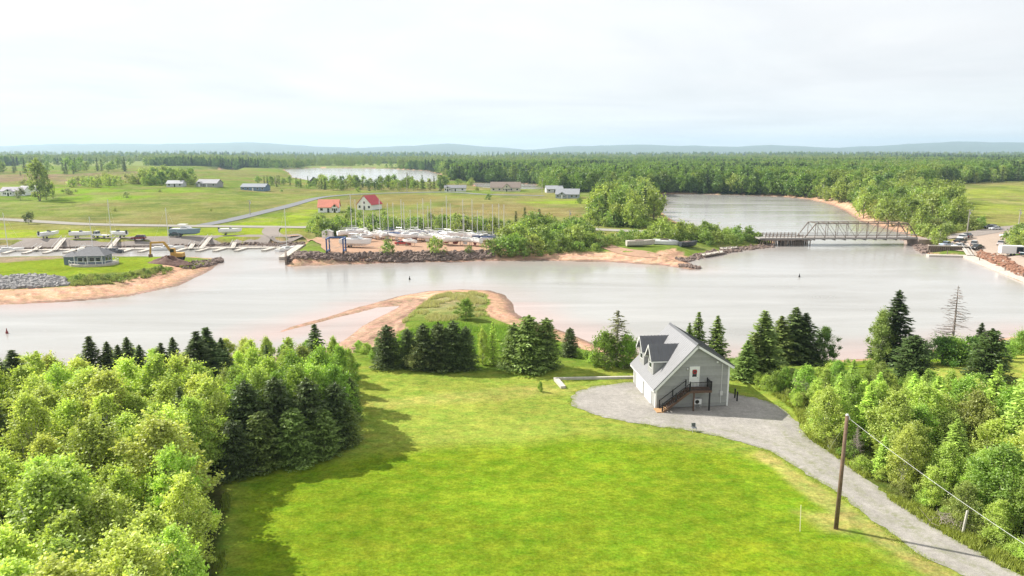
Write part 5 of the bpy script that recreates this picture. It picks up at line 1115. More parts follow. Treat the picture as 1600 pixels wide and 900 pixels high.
# timber trestle approach
TLs = (Vector((*at(1196,371.8,2.8), 2.8)) - A).length
tr = thing('trestle', 'timber trestle approach on pile bents joining the causeway to the truss bridge', 'bridge', (A.x, A.y, 0), ang)
MB().box(-TLs-2, -.35, -.1, w2+.1, ZD-.5, ZD-.04).build('deck', DECKM, tr); MB().bar((-TLs,-.05,ZD-.75),(-.4,-.05,ZD-.75),.3,.45).build('stringer', OLDW, tr)
for yy in (0, w2):
    MB().bar((-TLs,yy,ZD+.95),(-.4,yy,ZD+.95),.14,.18).build('rail', OLDW, tr); MB().bar((-TLs,yy,ZD+.5),(-.4,yy,ZD+.5),.1,.15).build('rail', OLDW, tr)
    for i in range(11): q = -TLs + (TLs - .6) * i / 10; MB().bar((q,yy,ZD-.05),(q,yy,ZD+1.3),.18).build('rail_post', OLDW, tr)
for k_, q in enumerate((-TLs*.98, -TLs*.76, -TLs*.52, -TLs*.27, -TLs*.03)):
    wdt = 2.6 if k_ >= 3 else .9
    for r_ in np.arange(q - wdt, q + wdt + .1, 1.3):
        for yy in (.2, 2.1, 4.0, 5.8): MB().tube((r_,yy,-2),(r_,yy,ZD-.98),.2,.17,7).build('pile', OLDW, tr)
    MB().box(q-wdt-.3, q+wdt+.3, -.3, w2+.3, ZD-.98, ZD-.72).build('bent_cap', OLDW, tr)
# --- wharf on the right
dock('wharf_float', 'pale floating wharf below the right parking yard', [((1449,399),(1512,400.2),2.2),((1510,399.5),(1700,475),3.2)], z1=.55, piles=[(1452,397),(1480,397.5),(1530,408),(1570,424),(1598,434)])
a = Vector((*at(1516, 399, .7), .7)); h_ = hit(1505, 386); b = Vector((h_[0], h_[1], h_[2] + .4)); o = thing('gangway', 'grey gangway down to the floating wharf', 'gangway', (a.x, a.y, 0)); b -= Vector((a.x, a.y, 0)); a = Vector((0,0,.7))
MB().bar(a, b, 1.8, .15).build('ramp', DOCKW, o)
sd = (b - a).cross(Vector((0,0,1))).normalized() * .9
for s in (-1, 1): MB().bar(a + sd*s + Vector((0,0,1)), b + sd*s + Vector((0,0,1)), .08).bar(a + sd*s, a + sd*s + Vector((0,0,1)), .08).bar(b + sd*s, b + sd*s + Vector((0,0,1)), .08).build('handrail', ALU, o)
ww0, ww1 = at(1450, 395, 0), at(1525, 397, 0); wv = thing('wharf_wall', 'dark timber crib wall along the wharf yard', 'wall', (ww0[0], ww0[1], 0)); dv = np.array(ww1) - ww0
for i in range(24): t = i / 23; MB().bar((dv[0]*t,dv[1]*t,-1),(dv[0]*t,dv[1]*t,2.3),.35).build('pile', OLDW, wv)
MB().bar((0,.3,1.0),(dv[0],dv[1]+.3,1.0),.25,2.2).build('sheeting', OLDW, wv); MB().bar((0,0,2.35),(dv[0],dv[1],2.35),.6,.3).build('cap_beam', DOCKW, wv)
for px, py, rz, col, st_, lab in ((1547,358.5,.2,(.02,.02,.025),'suv','black car at the field edge half behind the silver car'),(1555,360,.15,(.6,.62,.64),'sedan','silver car parked at the field edge'),(1573,371.5,.1,(.72,.72,.72),'sedan','white car beside the roadside bushes'),(1583,376,.5,(.10,.14,.13),'suv','dark grey-green car tucked against the roadside bushes'),(1563,384,.9,(.5,.45,.45),'sedan','pinkish silver car in the middle of the wharf yard'),
  (1503,375,.7,(.72,.72,.73),'suv','white car at the corner of the wharf yard'),(1512,372.5,.7,(.03,.03,.035),'suv','black car behind the white one at the yard corner'),(1500,380,.4,(.08,.09,.10),'sedan','dark grey car in front of the white one at the yard corner'),(1478,386.5,.5,(.32,.40,.48),'pickup','blue-grey pickup beside the bridge end'),(1498,388,.2,(.70,.70,.70),'sedan','white car by the crib wall'),(1522,385,.9,(.35,.36,.36),'suv','grey car at the head of the gangway'),(1526,390,.5,(.03,.03,.03),'sedan','black car by the log heap'),(1606,401,.4,(.02,.04,.05),'pickup','dark pickup behind the box trailer')):
    x, y, z = P3(px, py); vehicle(x, y, z + .25, rz + 3.14 * (random.random() < .5), col, lab, st_)
x, y, z = P3(1579, 400); cp = thing('box_trailer', 'white enclosed box trailer with dark rear door on the wharf yard', 'trailer', (x, y, z + .25), -.25)
MB().box(-3,3,-1.2,1.2,.55,2.9).build('body', TRIM, cp, bevel=.08); MB().box(.9,2.7,-1.24,-1.19,.75,2.6).build('door', GLASS, cp); MB().bar((-3,0,.5),(-4.3,0,.45),.12).build('drawbar', STEEL, cp)
for s in (-1, 1):
    for q in (-.4, .45): MB().tube((q,s*1.0,.33),(q,s*1.22,.33),.34,.34,12).build('wheel', TYRE, cp)
# --- old landing
for px, py, rz, sz, lab, m_ in ((1000,385,.1,(9,3.0,1.5),'pale derelict boat shed roof lying on the old landing',DOCKW),(1040,382,-.2,(8,3,1.2),'grey upturned hull on the old landing beside the shed roof',GREYP),(1075,386,.3,(6,3,1.3),'dark broken skiff at the east end of the old landing',DKHULL)):
    x, y, z = P3(px, py); o = thing('old_boat', lab, 'boat', (x, y, z + .1), rz); L_, W_, H_ = sz; P, F_ = hull_mesh(L_, W_, H_, .5, 2.2, transom=.8)
    if 'upturned' in lab: P = [(a_, -b_, H_ - c_) for a_, b_, c_ in P]
    else: P = [(a_, b_, c_ + .5) for a_, b_, c_ in P]
    MB().add(P, F_).build('hull', m_, o); MB().bar((-L_*.4,0,H_*.98 + (.5 if 'upturned' not in lab else .35)),(L_*.3,0,H_*.98 + (.5 if 'upturned' not in lab else .35)),.3,.12).build('keel_board', OLDW, o); MB().box(-L_*.2,L_*.1,-W_*.3,W_*.3,H_*.6,H_*1.05+.5).build('planking', OLDW, o)
for (px, py, px2, py2, lab) in ((1128,388,1150,386,'weathered timber landing stage at the shore by the bushes'),(1100,398,1128,393,'low broken timber pier in the shallows')):
    a0_, b0_ = np.array(at(px, py, .8)), np.array(at(px2, py2, .8)); o = thing('landing_stage', lab, 'pier', (*a0_, 0)); d = b0_ - a0_
    for i in range(7): t = i/6; MB().bar((d[0]*t-.2,d[1]*t-1.5,.75+random.uniform(-.12,.12)),(d[0]*t+.2,d[1]*t+1.8,.8+random.uniform(-.1,.1)),.95,.15).build('plank', DOCKW, o)
    for t in (0,.33,.66,1):
        for s in (-1,1): MB().tube((d[0]*t,d[1]*t+s*1.3,-1.2),(d[0]*t,d[1]*t+s*1.3,random.uniform(.9,1.6)),.16,.14,6).build('pile', OLDW, o)
    MB().bar((0,-1.2,.55),(d[0],d[1]-1.2,.55),.25).bar((0,1.4,.55),(d[0],d[1]+1.4,.55),.25).build('beam', OLDW, o)
# --- houses of the far side
def cottage(px, pyb, wpx, lab, wall_c, roof_c, rz=0.0, asp=.75, hw=2.7, pitch=.75, gable_front=False, name='house', wing=None, nwin=3, chimney=False):
    x, y, z = hit(px, pyb); Wm = wpx * y / F_PX; D_ = Wm * asp; o = thing(name, lab, 'house' if name == 'house' else name, (x, y + D_/2, z), rz)
    wm = mat('wall_%d_%d_%d' % tuple(int(c*255) for c in wall_c), wall_c, .75, var=.06); rm = mat('roof_%d_%d_%d' % tuple(int(c*255) for c in roof_c), roof_c, .7, var=.12, scale=1)
    def block(cx, cy, w, d, h, front, par):
        a, b = (w, d) if front else (d, w); rp = a/2*pitch
        def tf(p): return (cx + p[0], cy + p[1], p[2]) if front else (cx + p[1], cy - p[0], p[2])
        mb = MB().prism([(-a/2,-.4),(a/2,-.4),(a/2,h),(0,h+rp),(-a/2,h)], -b/2, b/2); mb.v = [tf(p) for p in mb.v]; wl2 = mb.build('wall', wm, par)
        for s in (-1, 1):
            e = a/2 + .45; P = [(0,-b/2-.4,h+rp+.02),(s*e,-b/2-.4,h+rp+.02-e*pitch),(s*e,b/2+.4,h+rp+.02-e*pitch),(0,b/2+.4,h+rp+.02)]; P += [(p[0],p[1],p[2]+.2) for p in P]
            MB().add([tf(p) for p in P], [(0,1,2,3),(7,6,5,4),(0,4,5,1),(1,5,6,2),(2,6,7,3),(3,7,4,0)]).build('roof', rm, par)
        for i in range(nwin):
            u_ = -w/2 + w * (i + .5) / nwin; wv_ = min(1.3, w/nwin*.55)
            if i == nwin // 2: MB().box(cx+u_-.5, cx+u_+.5, cy-d/2-.06, cy-d/2-.005, 0, 2.1).build('door', TRIM if wall_c[0] < .5 else GLASS, par)
            else:
                f_ = MB().box(cx+u_-wv_/2-.12, cx+u_+wv_/2+.12, cy-d/2-.05, cy-d/2-.004, .85, 2.25).build('window', TRIM, par); MB().box(cx+u_-wv_/2, cx+u_+wv_/2, cy-d/2-.08, cy-d/2-.02, .97, 2.13).build('pane', GLASS, f_)
        if front:
            f_ = MB().box(cx-.6, cx+.6, cy-d/2-.05, cy-d/2-.004, h+.1, h+1.4).build('window', TRIM, par); MB().box(cx-.5, cx+.5, cy-d/2-.08, cy-d/2-.02, h+.2, h+1.3).build('pane', GLASS, f_)
    block(0, 0, Wm, D_, hw, gable_front, o)
    if wing:
        off, wf = wing; block(Wm*off, -D_*.35, Wm*wf, D_*.7, hw*.95, True, o)
    if chimney: MB().box(Wm*.15,Wm*.15+.7,-.3,.4,hw,hw+D_*pitch*.5+1).build('chimney', mat('chimney_brick', (.25,.10,.07), .9), o)
    return o
WHT, LGR, BGR, BEI, DGR = (.82,.82,.81), (.50,.51,.52), (.30,.35,.41), (.60,.55,.46), (.16,.165,.175)
cottage(575,328,27,'white gabled house with bright red roof in the middle field',WHT,(.48,.06,.07),-.45,1.0,3.0,.95,True)
cottage(512,332,31,'white house with orange-red roof half behind a tree',WHT,(.62,.22,.15),.1,.7,2.8,.95,False,wing=(.33,.3))
cottage(489,290,15,'dark grey gabled house among spruces near the lake',(.10,.10,.11),(.06,.06,.065),.2,.9,3.5,.9,True)
cottage(711,299,33,'long low white bungalow with dark entrance beside the lane',(.66,.66,.64),(.20,.20,.21),.05,.5,2.6,.45,False,wing=(-.35,.3))
cottage(790,299,46,'wide beige house with brown roof and twin gables',BEI,(.24,.19,.16),-.05,.36,3.0,.95,False,wing=(.05,.26),nwin=5)
cottage(888,310,36,'blue-grey house with white gabled porch on the green lawn',BGR,(.26,.27,.29),-.15,.7,2.7,.6,False,wing=(-.22,.32),nwin=5)
cottage(866,301,26,'pale grey house just behind the blue-grey one',LGR,(.30,.31,.33),.1,.7,2.7,.5,False)
cottage(396,298,39,'blue barn-like house on the rise',(.13,.20,.30),(.22,.24,.27),-.1,.5,2.8,.45,False,nwin=5)
cottage(272,292,24,'small grey house with pale roof at the field top',LGR,(.36,.37,.40),.1,.7,2.5,.5,False)
cottage(324,292,33,'larger grey house with dark lower wing at the field top',(.33,.32,.31),(.28,.28,.30),-.1,.6,2.7,.55,False,wing=(-.3,.3))
cottage(18,306,34,'white house with mauve-grey roof beside the tall poplar',WHT,(.27,.25,.29),.1,.6,2.9,.55,False,wing=(-.1,.35))
cottage(42,300,22,'pale garage behind the white house by the poplar',WHT,(.35,.34,.36),.1,.6,2.6,.45,False)
cottage(1283,276,22,'white farmhouse in a clearing beyond the bay',WHT,(.45,.45,.46),.2,.7,3.2,.7,False)
cottage(1316,269.5,14,'white barn beyond the farmhouse in the forest clearing',WHT,(.5,.5,.5),0,.7,3.5,.6,False)
# --- far utility poles
for px, pb, pt, lab in ((636,300,269,'utility pole beside the lane before the lake'),(890,357,328,'pale utility pole on the river road by the big clump'),(847,303,279,'utility pole behind the blue-grey house'),(1511,364,327,'pale utility pole at the end of the bridge road'),(1590,363,327,'tall pale utility pole beside the wharf cars'),(391,336,312,'utility pole beside the lane on the rise'),(431,292,277,'thin pole on the ridge near the blue house')):
    x, y, z = hit(px, pb); h_ = max(over(px, pt, y)[2] - z, 5); o = thing('utility_pole', lab, 'utility pole', (x, y, z), random.uniform(-.3, .3)); pm = mat('grey_pole_wood', (.36,.33,.29), .85)
    MB().tube((0,0,-.5),(0,0,h_),.2,.13,8).build('post', pm, o); MB().bar((-1.1,0,h_-.5),(1.1,0,h_-.5),.14).build('crossarm', pm, o); MB().tube((.35,0,h_-1.9),(.35,0,h_-1.0),.22,.22,8).build('transformer', GREYP, o)
# ------------------------------------------------------------------ mid-distance trees
def many(kind, pts, lab, group, col, w=1.0):
    for px, pb, pt in pts: tree_px(kind, px, pb, pt, w * random.uniform(.9, 1.1), col if not isinstance(col, list) else random.choice(col), label=lab, group=group)
def zone(poly_px, dmin, n, kinds, hr, lab, group, seed, names={}):
    HUE = {C_LIME: 'lime', C_MID: 'mid green', C_DEEP: 'deep green', C_YEL: 'yellow-green', C_OLIVE: 'olive', C_PALE: 'pale'}
    poly = np.array(H(poly_px))
    for x, y in scatter(poly, dmin, n, seed):
        kind, c, w = random.choice(kinds); z = gz(x, y)
        if z < .25: continue
        ht = random.uniform(*hr); q_ = (ht - hr[0]) / (hr[1] - hr[0]); sz_ = 'short ' if q_ < .33 else ('' if q_ < .7 else 'taller ')
        tree(kind, x, y, ht, w, c, label=sz_ + lab + {'farspruce': ', a dark spruce', 'farbush': ', a %s bush' % HUE.get(c, 'green'), 'farlight': ', slender %s' % HUE.get(c, 'green')}.get(kind, ', leafy %s' % HUE.get(c, 'green')), group=sz_ + group + ' ' + kind + HUE.get(c, ''), z=z, name=names.get(kind))
FL, FG, FD, FY = ('farleaf', C_LIME, 1.0), ('farleaf', C_MID, 1.0), ('farleaf', C_DEEP, 1.0), ('farlight', C_YEL, 1.0); FS = ('farspruce', C_SPR, 1.0); FS2 = ('farspruce', C_SPR2, 1.0); BL, BM = ('farbush', C_LIME, 1.0), ('farbush', C_MID, 1.0); BO = ('farbush', C_OLIVE, 1.0)
zone([(925,352),(990,357),(1024,349),(1020,330),(1018,315),(985,303),(950,305),(925,325)], 5.5, 70, [FL,FG,FG,FD,FL,FS], (8.5,14.5), 'tall tree in the dense clump between the field and the bay', 'clump by the bay', 21)
zone([(918,352),(990,358),(1010,356),(1000,350),(930,346)], 3.2, 22, [BL,BM,BM,FS], (3.5,6.5), 'edge growth in front of the dense clump by the bay', 'edge of the clump by the bay', 22)
zone([(1342,340),(1400,359),(1452,371),(1496,357),(1508,338),(1490,312),(1420,304),(1345,318),(1325,325)], 5.5, 95, [FL,FL,FG,FY,('farleaf',(.33,.43,.06),1.0)], (8.5,13.5), 'bright tree in the large clump beyond the truss bridge', 'clump beyond the bridge', 23, {'farleaf': 'poplar_tree'})
zone([(1420,366),(1462,374),(1500,362),(1530,358),(1535,352),(1500,352)], 3, 26, [BL,BM,BO], (2.5,5.0), 'bush at the roadside beyond the truss bridge', 'bushes beyond the bridge', 24)
many('farlight', ((1467,386,352),(1460,384,356),(1474,384,362)), 'slender light tree at the bridge end beside the parked cars', 'light trees at the bridge end', C_LIME, 1.1)
zone([(1585,376),(1610,372),(1640,392),(1610,404),(1592,396)], 3, 14, [BL,BM], (3.5,6), 'bush beside the parked cars at the yard edge', 'bushes at the yard edge', 25)
zone([(775,392),(800,378),(840,360),(900,365),(930,385),(900,393),(840,398),(780,399)], 3.3, 80, [BL,BM,BM,FG,('farleaf',C_MID,.9)], (3.2,6.8), 'green growth on the shore bank east of the boatyard', 'shore bank growth', 26)
zone([(775,397),(920,390),(935,386),(940,392),(860,399),(780,401)], 2.4, 40, [BL,BM,BO], (1.6,3.2), 'low bush above the red beach', 'bushes above the red beach', 27)
many('farspruce', ((806,362,331),(820,362,325),(842,362,327)), 'dark spruce rising above the shore bank east of the boatyard', 'dark spruces above the shore bank', C_SPR, 1.1)
many('farleaf', ((828,365,330),), 'green leafy tree between the dark shore spruces', None, C_MID, .9)
zone([(486,362),(500,372),(560,368),(640,369),(760,369),(800,372),(790,362),(700,359),(600,360),(500,358)], 3.2, 95, [BL,BM,BM,('farleaf',C_MID,.9),('farlight',C_LIME,1.0)], (3.0,6.5), 'growth in the belt between the river road and the boatyard', 'belt behind the boatyard', 28)
many('farleaf', ((497,368,338),(510,369,343),(520,372,350),(505,362,335),(548,350,324),(563,345,328),(600,352,330),(672,352,330)), 'round leafy tree above the belt at the boatyard', 'leafy trees at the boatyard', [C_MID, C_LIME], .95)
many('farbush', ((607,399,376),(681,396,371),(733,396,384),(766,397,374)), 'bush growing on the dark boulders of the boatyard bank', 'bushes on the boatyard boulders', [C_LIME, C_MID], .8)
zone([(1030,377),(1100,381),(1145,384),(1190,378),(1185,374),(1110,368),(1040,364)], 3, 44, [BL,BM,BM], (2.4,4.6), 'bush along the causeway before the trestle', 'causeway bushes', 29)
many('farleaf', ((1033,380,338),(1060,376,346),(1100,372,345),(1080,374,348),(1020,376,352)), 'round tree at the causeway by the old landing', 'round trees at the causeway', [C_LIME, C_MID], 1.0)
zone([(905,378),(1000,372),(1020,378),(980,383),(930,388)], 3, 20, [BL,BM], (1.8,3.6), 'bush between the beach track and the river road', 'bushes by the beach track', 30)
# left of the lane
tree_px('poplar', 62, 314, 250, 1.0, (.24,.30,.09), label='tall pale poplar standing alone in the left field', name='poplar_tree'); tree_px('poplar', 72, 312, 262, .8, (.20,.27,.07), label='shorter poplar close beside the tall pale poplar'); tree_px('poplar', 83, 310, 285, .8, C_LIME, label='small leafy tree at the foot of the tall poplar')
tree_px('farleaf', 32, 313, 293, .9, (.22,.25,.12), label='small grey-green tree in front of the white house')
tree_px('farleaf', 45, 350, 331, 1.1, C_SPR, label='dark round conifer beside the river road in the west')
many('farbush', ((107,304,295),(98,300,296),(118,300,296),(198,309,300),(37,290,281)), 'rounded shrub in the left field near the poplar', 'shrubs near the poplar', [C_MID, C_PALE], 1.0)
zone([(108,293),(155,294),(210,290),(310,290),(300,284),(220,284),(120,287)], 8, 36, [('farbush',C_LIME,1.2),('farleaf',C_LIME,1.0),('farbush',C_PALE,1.2)], (5,9), 'light growth in the hedge behind the left field', 'hedge behind the left field', 31)
zone([(215,291),(300,291),(300,280),(225,283)], 8, 26, [FG,FL,FD], (8,13), 'tree in the grove above the hedge of the left field', 'grove above the hedge', 32)
zone([(-60,268),(120,266),(215,264),(215,268),(100,270),(-60,274)], 11, 40, [FS,FS,FG,FS2], (11,18), 'tree of the dark belt behind the ploughed field', 'belt behind the ploughed field', 33)
zone([(380,283),(480,286),(520,298),(470,294),(400,290)], 10, 26, [FS,FS2,FG], (5,8.5), 'tree on the ridge between the blue house and the lake', 'ridge before the lake', 34)
zone([(490,299),(530,299),(600,300),(690,299),(695,292),(600,289),(500,290)], 8, 62, [FG,FS2,FL,FD,FS,('farlight',C_PALE,1.0)], (6.5,11), 'tree in the belt between the lane and the lake', 'belt between lane and lake', 35)
zone([(690,293),(760,289),(840,292),(860,296),(845,290),(760,285),(690,287)], 10, 24, [FG,FL,BL], (5,9), 'tree behind the houses by the inlet', 'trees behind the houses', 36)
many('farbush', ((764,312,303),(745,299,292),(905,318,309),(560,300,293),(440,300,296),(330,330,326),(180,330,325),(250,300,296)), 'lone shrub scattered in the far fields', 'shrubs in the far fields', [C_MID, C_LIME], .9)
many('farspruce', ((907,318,307),), 'small dark spruce beside the blue-grey house', None, C_SPR, 1.0)
many('farspruce', ((101,272,262),(105,272,264),(115,272,264),(32,274,267)), 'dark spruce standing in the ploughed field', 'spruces in the ploughed field', C_SPR, 1.3)
# front rank of the forest, tree by tree
fr = np.array(H([p for p in FORE_PX if 690 <= p[0] <= 1650])); cum = np.r_[0, np.cumsum(np.hypot(*np.diff(fr, axis=0).T))]; nfr = 230
for i in range(nfr):
    s = cum[-1] * (i + random.random()) / nfr; x, y = np.interp(s, cum, fr[:, 0]), np.interp(s, cum, fr[:, 1]); y += random.uniform(4, 26); x += random.uniform(-2, 2); z = gz(x, y)
    if z < .3: y += 9; z = gz(x, y)
    if z < .3: continue
    k = random.random(); kind, c = ('farleaf', random.choice((C_MID, C_MID, C_LIME, C_DEEP))) if k < .50 else (('farspruce', random.choice((C_SPR, C_SPR2))) if k < .75 else ('farlight', C_LIME))
    ht = random.uniform(9, 16); sz_ = 'short ' if ht < 11.3 else ('middling ' if ht < 13.7 else 'tall '); sd_ = 'beside the bay' if 870 < 800 + F_PX * x / y < 1320 else ('behind the right field' if x > 0 and 800 + F_PX * x / y > 1320 else 'behind the inlet houses')
    tree(kind, x, y, ht, 1.0, c, label=sz_ + {'farleaf': 'leafy green tree in the front rank of the far forest', 'farspruce': 'dark spruce in the front rank of the far forest', 'farlight': 'slender pale-stemmed tree in the front rank of the far forest'}[kind] + ' ' + sd_, group=sz_ + 'front rank of the forest ' + sd_ + ', ' + kind, z=z)

# ------------------------------------------------------------------ the forest beyond, as one mass
def forest(name, lab, proto, m, pts, hs):
    mesh = bpy.data.meshes.new(name); mesh.from_pydata([tuple(p) for p in pts], [], []); n = len(pts)
    a = mesh.attributes.new('tree_scale', 'FLOAT', 'POINT'); a.data.foreach_set('value', np.asarray(hs, np.float32)); a = mesh.attributes.new('tree_turn', 'FLOAT', 'POINT'); a.data.foreach_set('value', rng.uniform(0, 6.28, n).astype(np.float32))
    o = props(link(name, mesh), lab, 'forest', kind='stuff')
    ng = bpy.data.node_groups.new(name, 'GeometryNodeTree'); ng.interface.new_socket('Geometry', in_out='INPUT', socket_type='NodeSocketGeometry'); ng.interface.new_socket('Geometry', in_out='OUTPUT', socket_type='NodeSocketGeometry')
    N, Lk = ng.nodes, ng.links; gi, go = N.new('NodeGroupInput'), N.new('NodeGroupOutput'); ip = N.new('GeometryNodeInstanceOnPoints'); oi = N.new('GeometryNodeObjectInfo'); oi.inputs['Object'].default_value = proto; oi.transform_space = 'ORIGINAL'
    sm = N.new('GeometryNodeSetMaterial'); sm.inputs['Material'].default_value = m
    def attr(nm):
        q = N.new('GeometryNodeInputNamedAttribute'); q.data_type = 'FLOAT'; q.inputs['Name'].default_value = nm; return q.outputs['Attribute']
    c1 = N.new('ShaderNodeCombineXYZ'); Lk.new(attr('tree_turn'), c1.inputs['Z'])
    mp = N.new('GeometryNodeMeshToPoints'); Lk.new(gi.outputs[0], mp.inputs['Mesh'])
    Lk.new(oi.outputs['Geometry'], sm.inputs['Geometry']); Lk.new(mp.outputs[0], ip.inputs['Points']); Lk.new(sm.outputs[0], ip.inputs['Instance']); Lk.new(c1.outputs[0], ip.inputs['Rotation']); Lk.new(attr('tree_scale'), ip.inputs['Scale']); Lk.new(ip.outputs[0], go.inputs[0])
    md_ = o.modifiers.new('trees', 'NODES'); md_.node_group = ng; return o
n = 240000
fy = 1 / np.sqrt(rng.uniform(1 / 6500.0 ** 2, 1 / 480.0 ** 2, n)); ft = rng.uniform(-1.05, 1.05, n); fx = ft * (fy + 12)
ok = fy > np.interp(ft, fa, fb) + 22
dens = np.where(fy < 900, 1.0, np.clip(900 / fy, .3, 1) ** .0)
clear = [PX([(772,277),(838,270),(842,280),(790,284)], 3), PX([(1262,277),(1330,268),(1335,274),(1290,280),(1262,281)], 4), PX([(0,247),(140,246),(140,248.5),(0,250)], 4), PX([(440,253),(520,252),(530,254),(450,255.5)], 4), PX([(250,247),(330,246.5),(330,248),(250,249)],4), PX([(1480,247),(1600,246),(1600,248.5),(1490,249)],4)]
for c in clear: ok &= ~inside(c, fx, fy)
ok &= rng.random(n) > open_land(ft, fy) * .97
ok &= shore(fx, fy) > 3
fx, fy = fx[ok], fy[ok]
cell = {}; kx, ky = [], []
for x, y in zip(fx, fy):
    g_ = 7.5 if y < 1200 else 7.5 + (y - 1200) * .0075
    c = (int(math.log(y) * 140), int(x / g_))
    if c in cell: continue
    cell[c] = 1; kx.append(x); ky.append(y)
kx, ky = np.array(kx), np.array(ky); kz = terrain(kx, ky) - .3
stand = np.where(ky < 1300, fbm(kx / 130, ky / 200, 71, 3), .47 + 2.6 * (fbm(kx / 420, ky / 900, 72, 3) - .44)); pick = rng.random(len(kx)) * .30 + stand
FCOL = [('dark spruces', LIB['farspruce'][0], 'needle_dark', (.045,.072,.028), .18, lambda p: p < .45, 1.0), ('dense leafy trees', LIB['farleaf'][0], 'leaf_mid', (.115,.20,.042), .4, lambda p: (p >= .45) & (p < .60), 1.0), ('lime green trees', LIB['farleaf'][1], 'leaf_lime', (.18,.28,.05), .42, lambda p: (p >= .60) & (p < .72), 1.0), ('pale green trees', LIB['farlight'][0], 'leaf_pale', (.24,.31,.08), .42, lambda p: (p >= .72), 1.0)]
for nm, lb, mn, col, tr_, f_, sc_ in FCOL:
    sel = f_(pick); src = next(o_ for o_ in COL.objects if o_.data is lb[1])
    hs = (.5 + .9 * rng.random(sel.sum()) ** .8) * sc_ * (1 + ss(1500, 5000, ky[sel]) * .8)
    forest('far_forest', 'far forest mass of ' + nm + ' reaching to the hills', src, leaf_mat(mn, col, tr_), np.c_[kx, ky, kz][sel], hs)
# ------------------------------------------------------------------ marsh grass on the spit, rough grass at the shores
PATCH = {'marsh_grass': .45, 'bank_scrub': .44}
def tufts(name, lab, poly, n, h0, h1, col, seed, wd=.05, blades=7):
    g = np.random.default_rng(seed); pts = np.array(scatter_fast(poly, n, g)); q_ = fbm(pts[:, 0] / 3, pts[:, 1] / 3, seed, 3); pts = pts[q_ > PATCH.get(name, .36)]; k = np.repeat(np.arange(len(pts)), blades); m_ = len(k)
    bx_ = pts[k] + g.normal(size=(m_, 2)) * .10; bz_ = terrain(pts[:, 0], pts[:, 1])[k]; hgt = g.uniform(h0, h1, m_); an = g.uniform(0, 6.28, m_); ln = g.uniform(.1, .55, m_) * hgt
    B0 = np.c_[bx_, bz_ - .03]; T = B0 + np.c_[ln * np.cos(an), ln * np.sin(an), hgt]; sd_ = np.c_[-np.sin(an), np.cos(an), np.zeros(m_)] * (wd * g.uniform(.6, 1.4, m_))[:, None]
    Pp = np.stack([B0 - sd_, B0 + sd_, T], 1).reshape(-1, 3); me_ = np_mesh(name, Pp, np.arange(3 * m_).reshape(-1, 3), leaf_mat(name + str(seed), col, .3))
    a = me_.attributes.new('leaf_tone', 'FLOAT', 'POINT'); a.data.foreach_set('value', np.repeat(g.uniform(.65, 1.35, m_), 3).astype(np.float32)); return props(link(name, me_), lab, 'grass', kind='stuff')
def scatter_fast(poly, n, g):
    p = np.array(poly); lo, hi = p.min(0), p.max(0); c = lo + (hi - lo) * g.random((n * 4, 2)); c = c[inside(p, c[:, 0], c[:, 1])]; return c[:n]
tufts('marsh_grass', 'straw-green marsh grass on the sand spit', PX([(628,505),(650,482),(672,466),(705,457),(738,455),(762,460),(766,472),(758,484),(764,494),(700,505)], .8), 4200, .3, .75, (.46,.45,.22), 81, .045)
tufts('rough_grass', 'tall green rough grass between lawn and spit', PX([(556,560),(600,535),(640,505),(700,500),(790,505),(850,528),(930,550),(985,565),(900,568),(800,572),(700,580),(600,566)], 1.5), 6500, .25, .7, (.22,.36,.05), 82, .06)
tufts('verge_grass', 'rough yellow-green grass along the drive verge', H([(1160,604),(1200,612),(1240,640),(1262,684),(1292,704),(1350,748),(1394,784),(1450,820),(1561,884),(1600,900),(1600,880),(1500,826),(1400,772),(1300,704),(1275,660),(1240,618)]), 3200, .2, .6, (.28,.32,.06), 83, .04)
tufts('shore_grass', 'long grass along the right river shore', H([(1000,566),(1150,572),(1290,570),(1400,566),(1500,554),(1600,540),(1600,530),(1500,545),(1400,558),(1290,566),(1100,563)]), 3500, .3, .8, (.17,.29,.04), 84, .05)
tufts('bank_scrub', 'tangled rough scrub on the bank of the grassy point', H([(110,434),(200,430),(280,418),(335,408),(300,422),(200,444),(110,448)]), 2600, .3, .9, (.26,.29,.10), 85, .09)
zone([(120,436),(200,432),(260,420),(280,424),(200,442),(120,446)], 1.6, 46, [BO, BM, BL], (.7, 1.5), 'low scrub bush on the bank of the grassy point', 'scrub on the point', 37)
tufts('wood_edge_grass', 'rough grass along the edge of the wood', H([(340,890),(352,735),(440,705),(540,692),(552,640),(548,565),(556,565),(562,640),(548,700),(440,712),(362,740),(352,890)]), 2600, .15, .5, (.24,.32,.05), 86, .04)

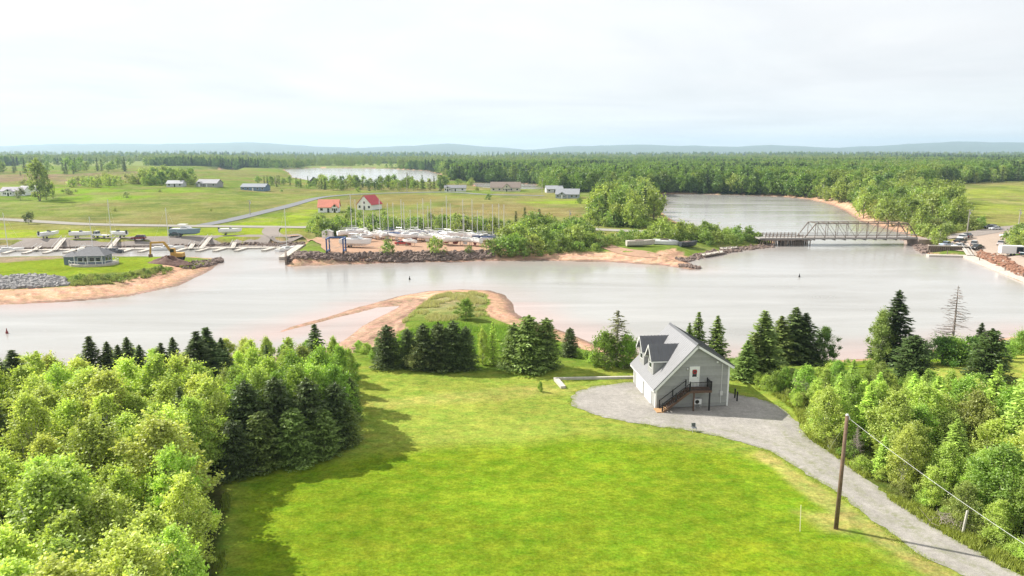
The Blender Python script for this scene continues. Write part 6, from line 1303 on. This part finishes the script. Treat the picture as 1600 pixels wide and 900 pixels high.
dl = np.array(drive); ring = np.r_[smooth(np.r_[dl, dl[:1]], 8)]
def tuft_line(name, lab, line, n, spread, h0, h1, col, seed):
    g = np.random.default_rng(seed); cum = np.r_[0, np.cumsum(np.hypot(*np.diff(line, axis=0).T))]; s = g.uniform(0, cum[-1], n)
    c = np.c_[np.interp(s, cum, line[:, 0]), np.interp(s, cum, line[:, 1])] + g.normal(size=(n, 2)) * spread
    global scatter_fast; old = scatter_fast; scatter_fast = lambda *_: c
    o = tufts(name, lab, None, n, h0, h1, col, seed, .035, 9); scatter_fast = old; return o
tuft_line('drive_edge_grass', 'ragged short grass along the rim of the gravel drive', ring, 4200, .25, .04, .14, (.30,.36,.07), 87)
# ------------------------------------------------------------------ hills on the horizon and the air between
prof = [(-900,229),(-400,226),(0,229),(100,225),(250,225),(400,222.5),(480,228),(560,231.5),(640,228),(700,225),(780,230),(830,234),(880,229),(1000,226),(1150,229.5),(1200,226.5),(1300,231),(1400,226),(1480,221.5),(1600,223),(2000,226),(2500,228)]
hv, hf = [], []; pxs = np.linspace(-900, 2500, 260); nrow = 9
for j in range(nrow):
    Yh = 8600 + j * 420; e = math.sin(math.pi * (j / (nrow - 1)) ** .8 * .5)
    for px in pxs:
        tp = np.interp(px, *zip(*prof)) + 1.2 * (vnoise(np.array([px / 17.]), np.array([3.]), 5)[0] - .5); Zt = over(px, tp, 8600 + 8 * 420)[2]
        hv.append((over(px, 300, Yh)[0], Yh, -2 + (Zt + 2) * e + (0 if j in (0, nrow-1) else 12 * (fbm(np.array([px / 30.]), np.array([j * 1.3]), 6, 3)[0] - .45))))
npx = len(pxs)
for j in range(nrow - 1):
    for i in range(npx - 1): hf.append((j*npx+i, j*npx+i+1, (j+1)*npx+i+1, (j+1)*npx+i))
hills = MB(); hills.add(hv, hf)
props(hills.build('hills', mat('wooded_hills', (.045,.075,.035), .95, var=.3, scale=.004), None, smooth=True), kind='structure')
hz = bpy.data.materials.new('haze_air'); nt, nn_, ll_ = nodes_of(hz); ho = nn_.new('ShaderNodeOutputMaterial'); pvn = nn_.new('ShaderNodeVolumePrincipled')
pvn.inputs['Color'].default_value = (.60,.81,.98,1); pvn.inputs['Density'].default_value = HAZE; pvn.inputs['Anisotropy'].default_value = .2; ll_.new(pvn.outputs[0], ho.inputs['Volume'])
props(MB().box(-34000, 34000, -3000, 16000, -4, 300).build('haze', hz), 'thin pale blue haze over the whole valley', 'haze', kind='stuff')
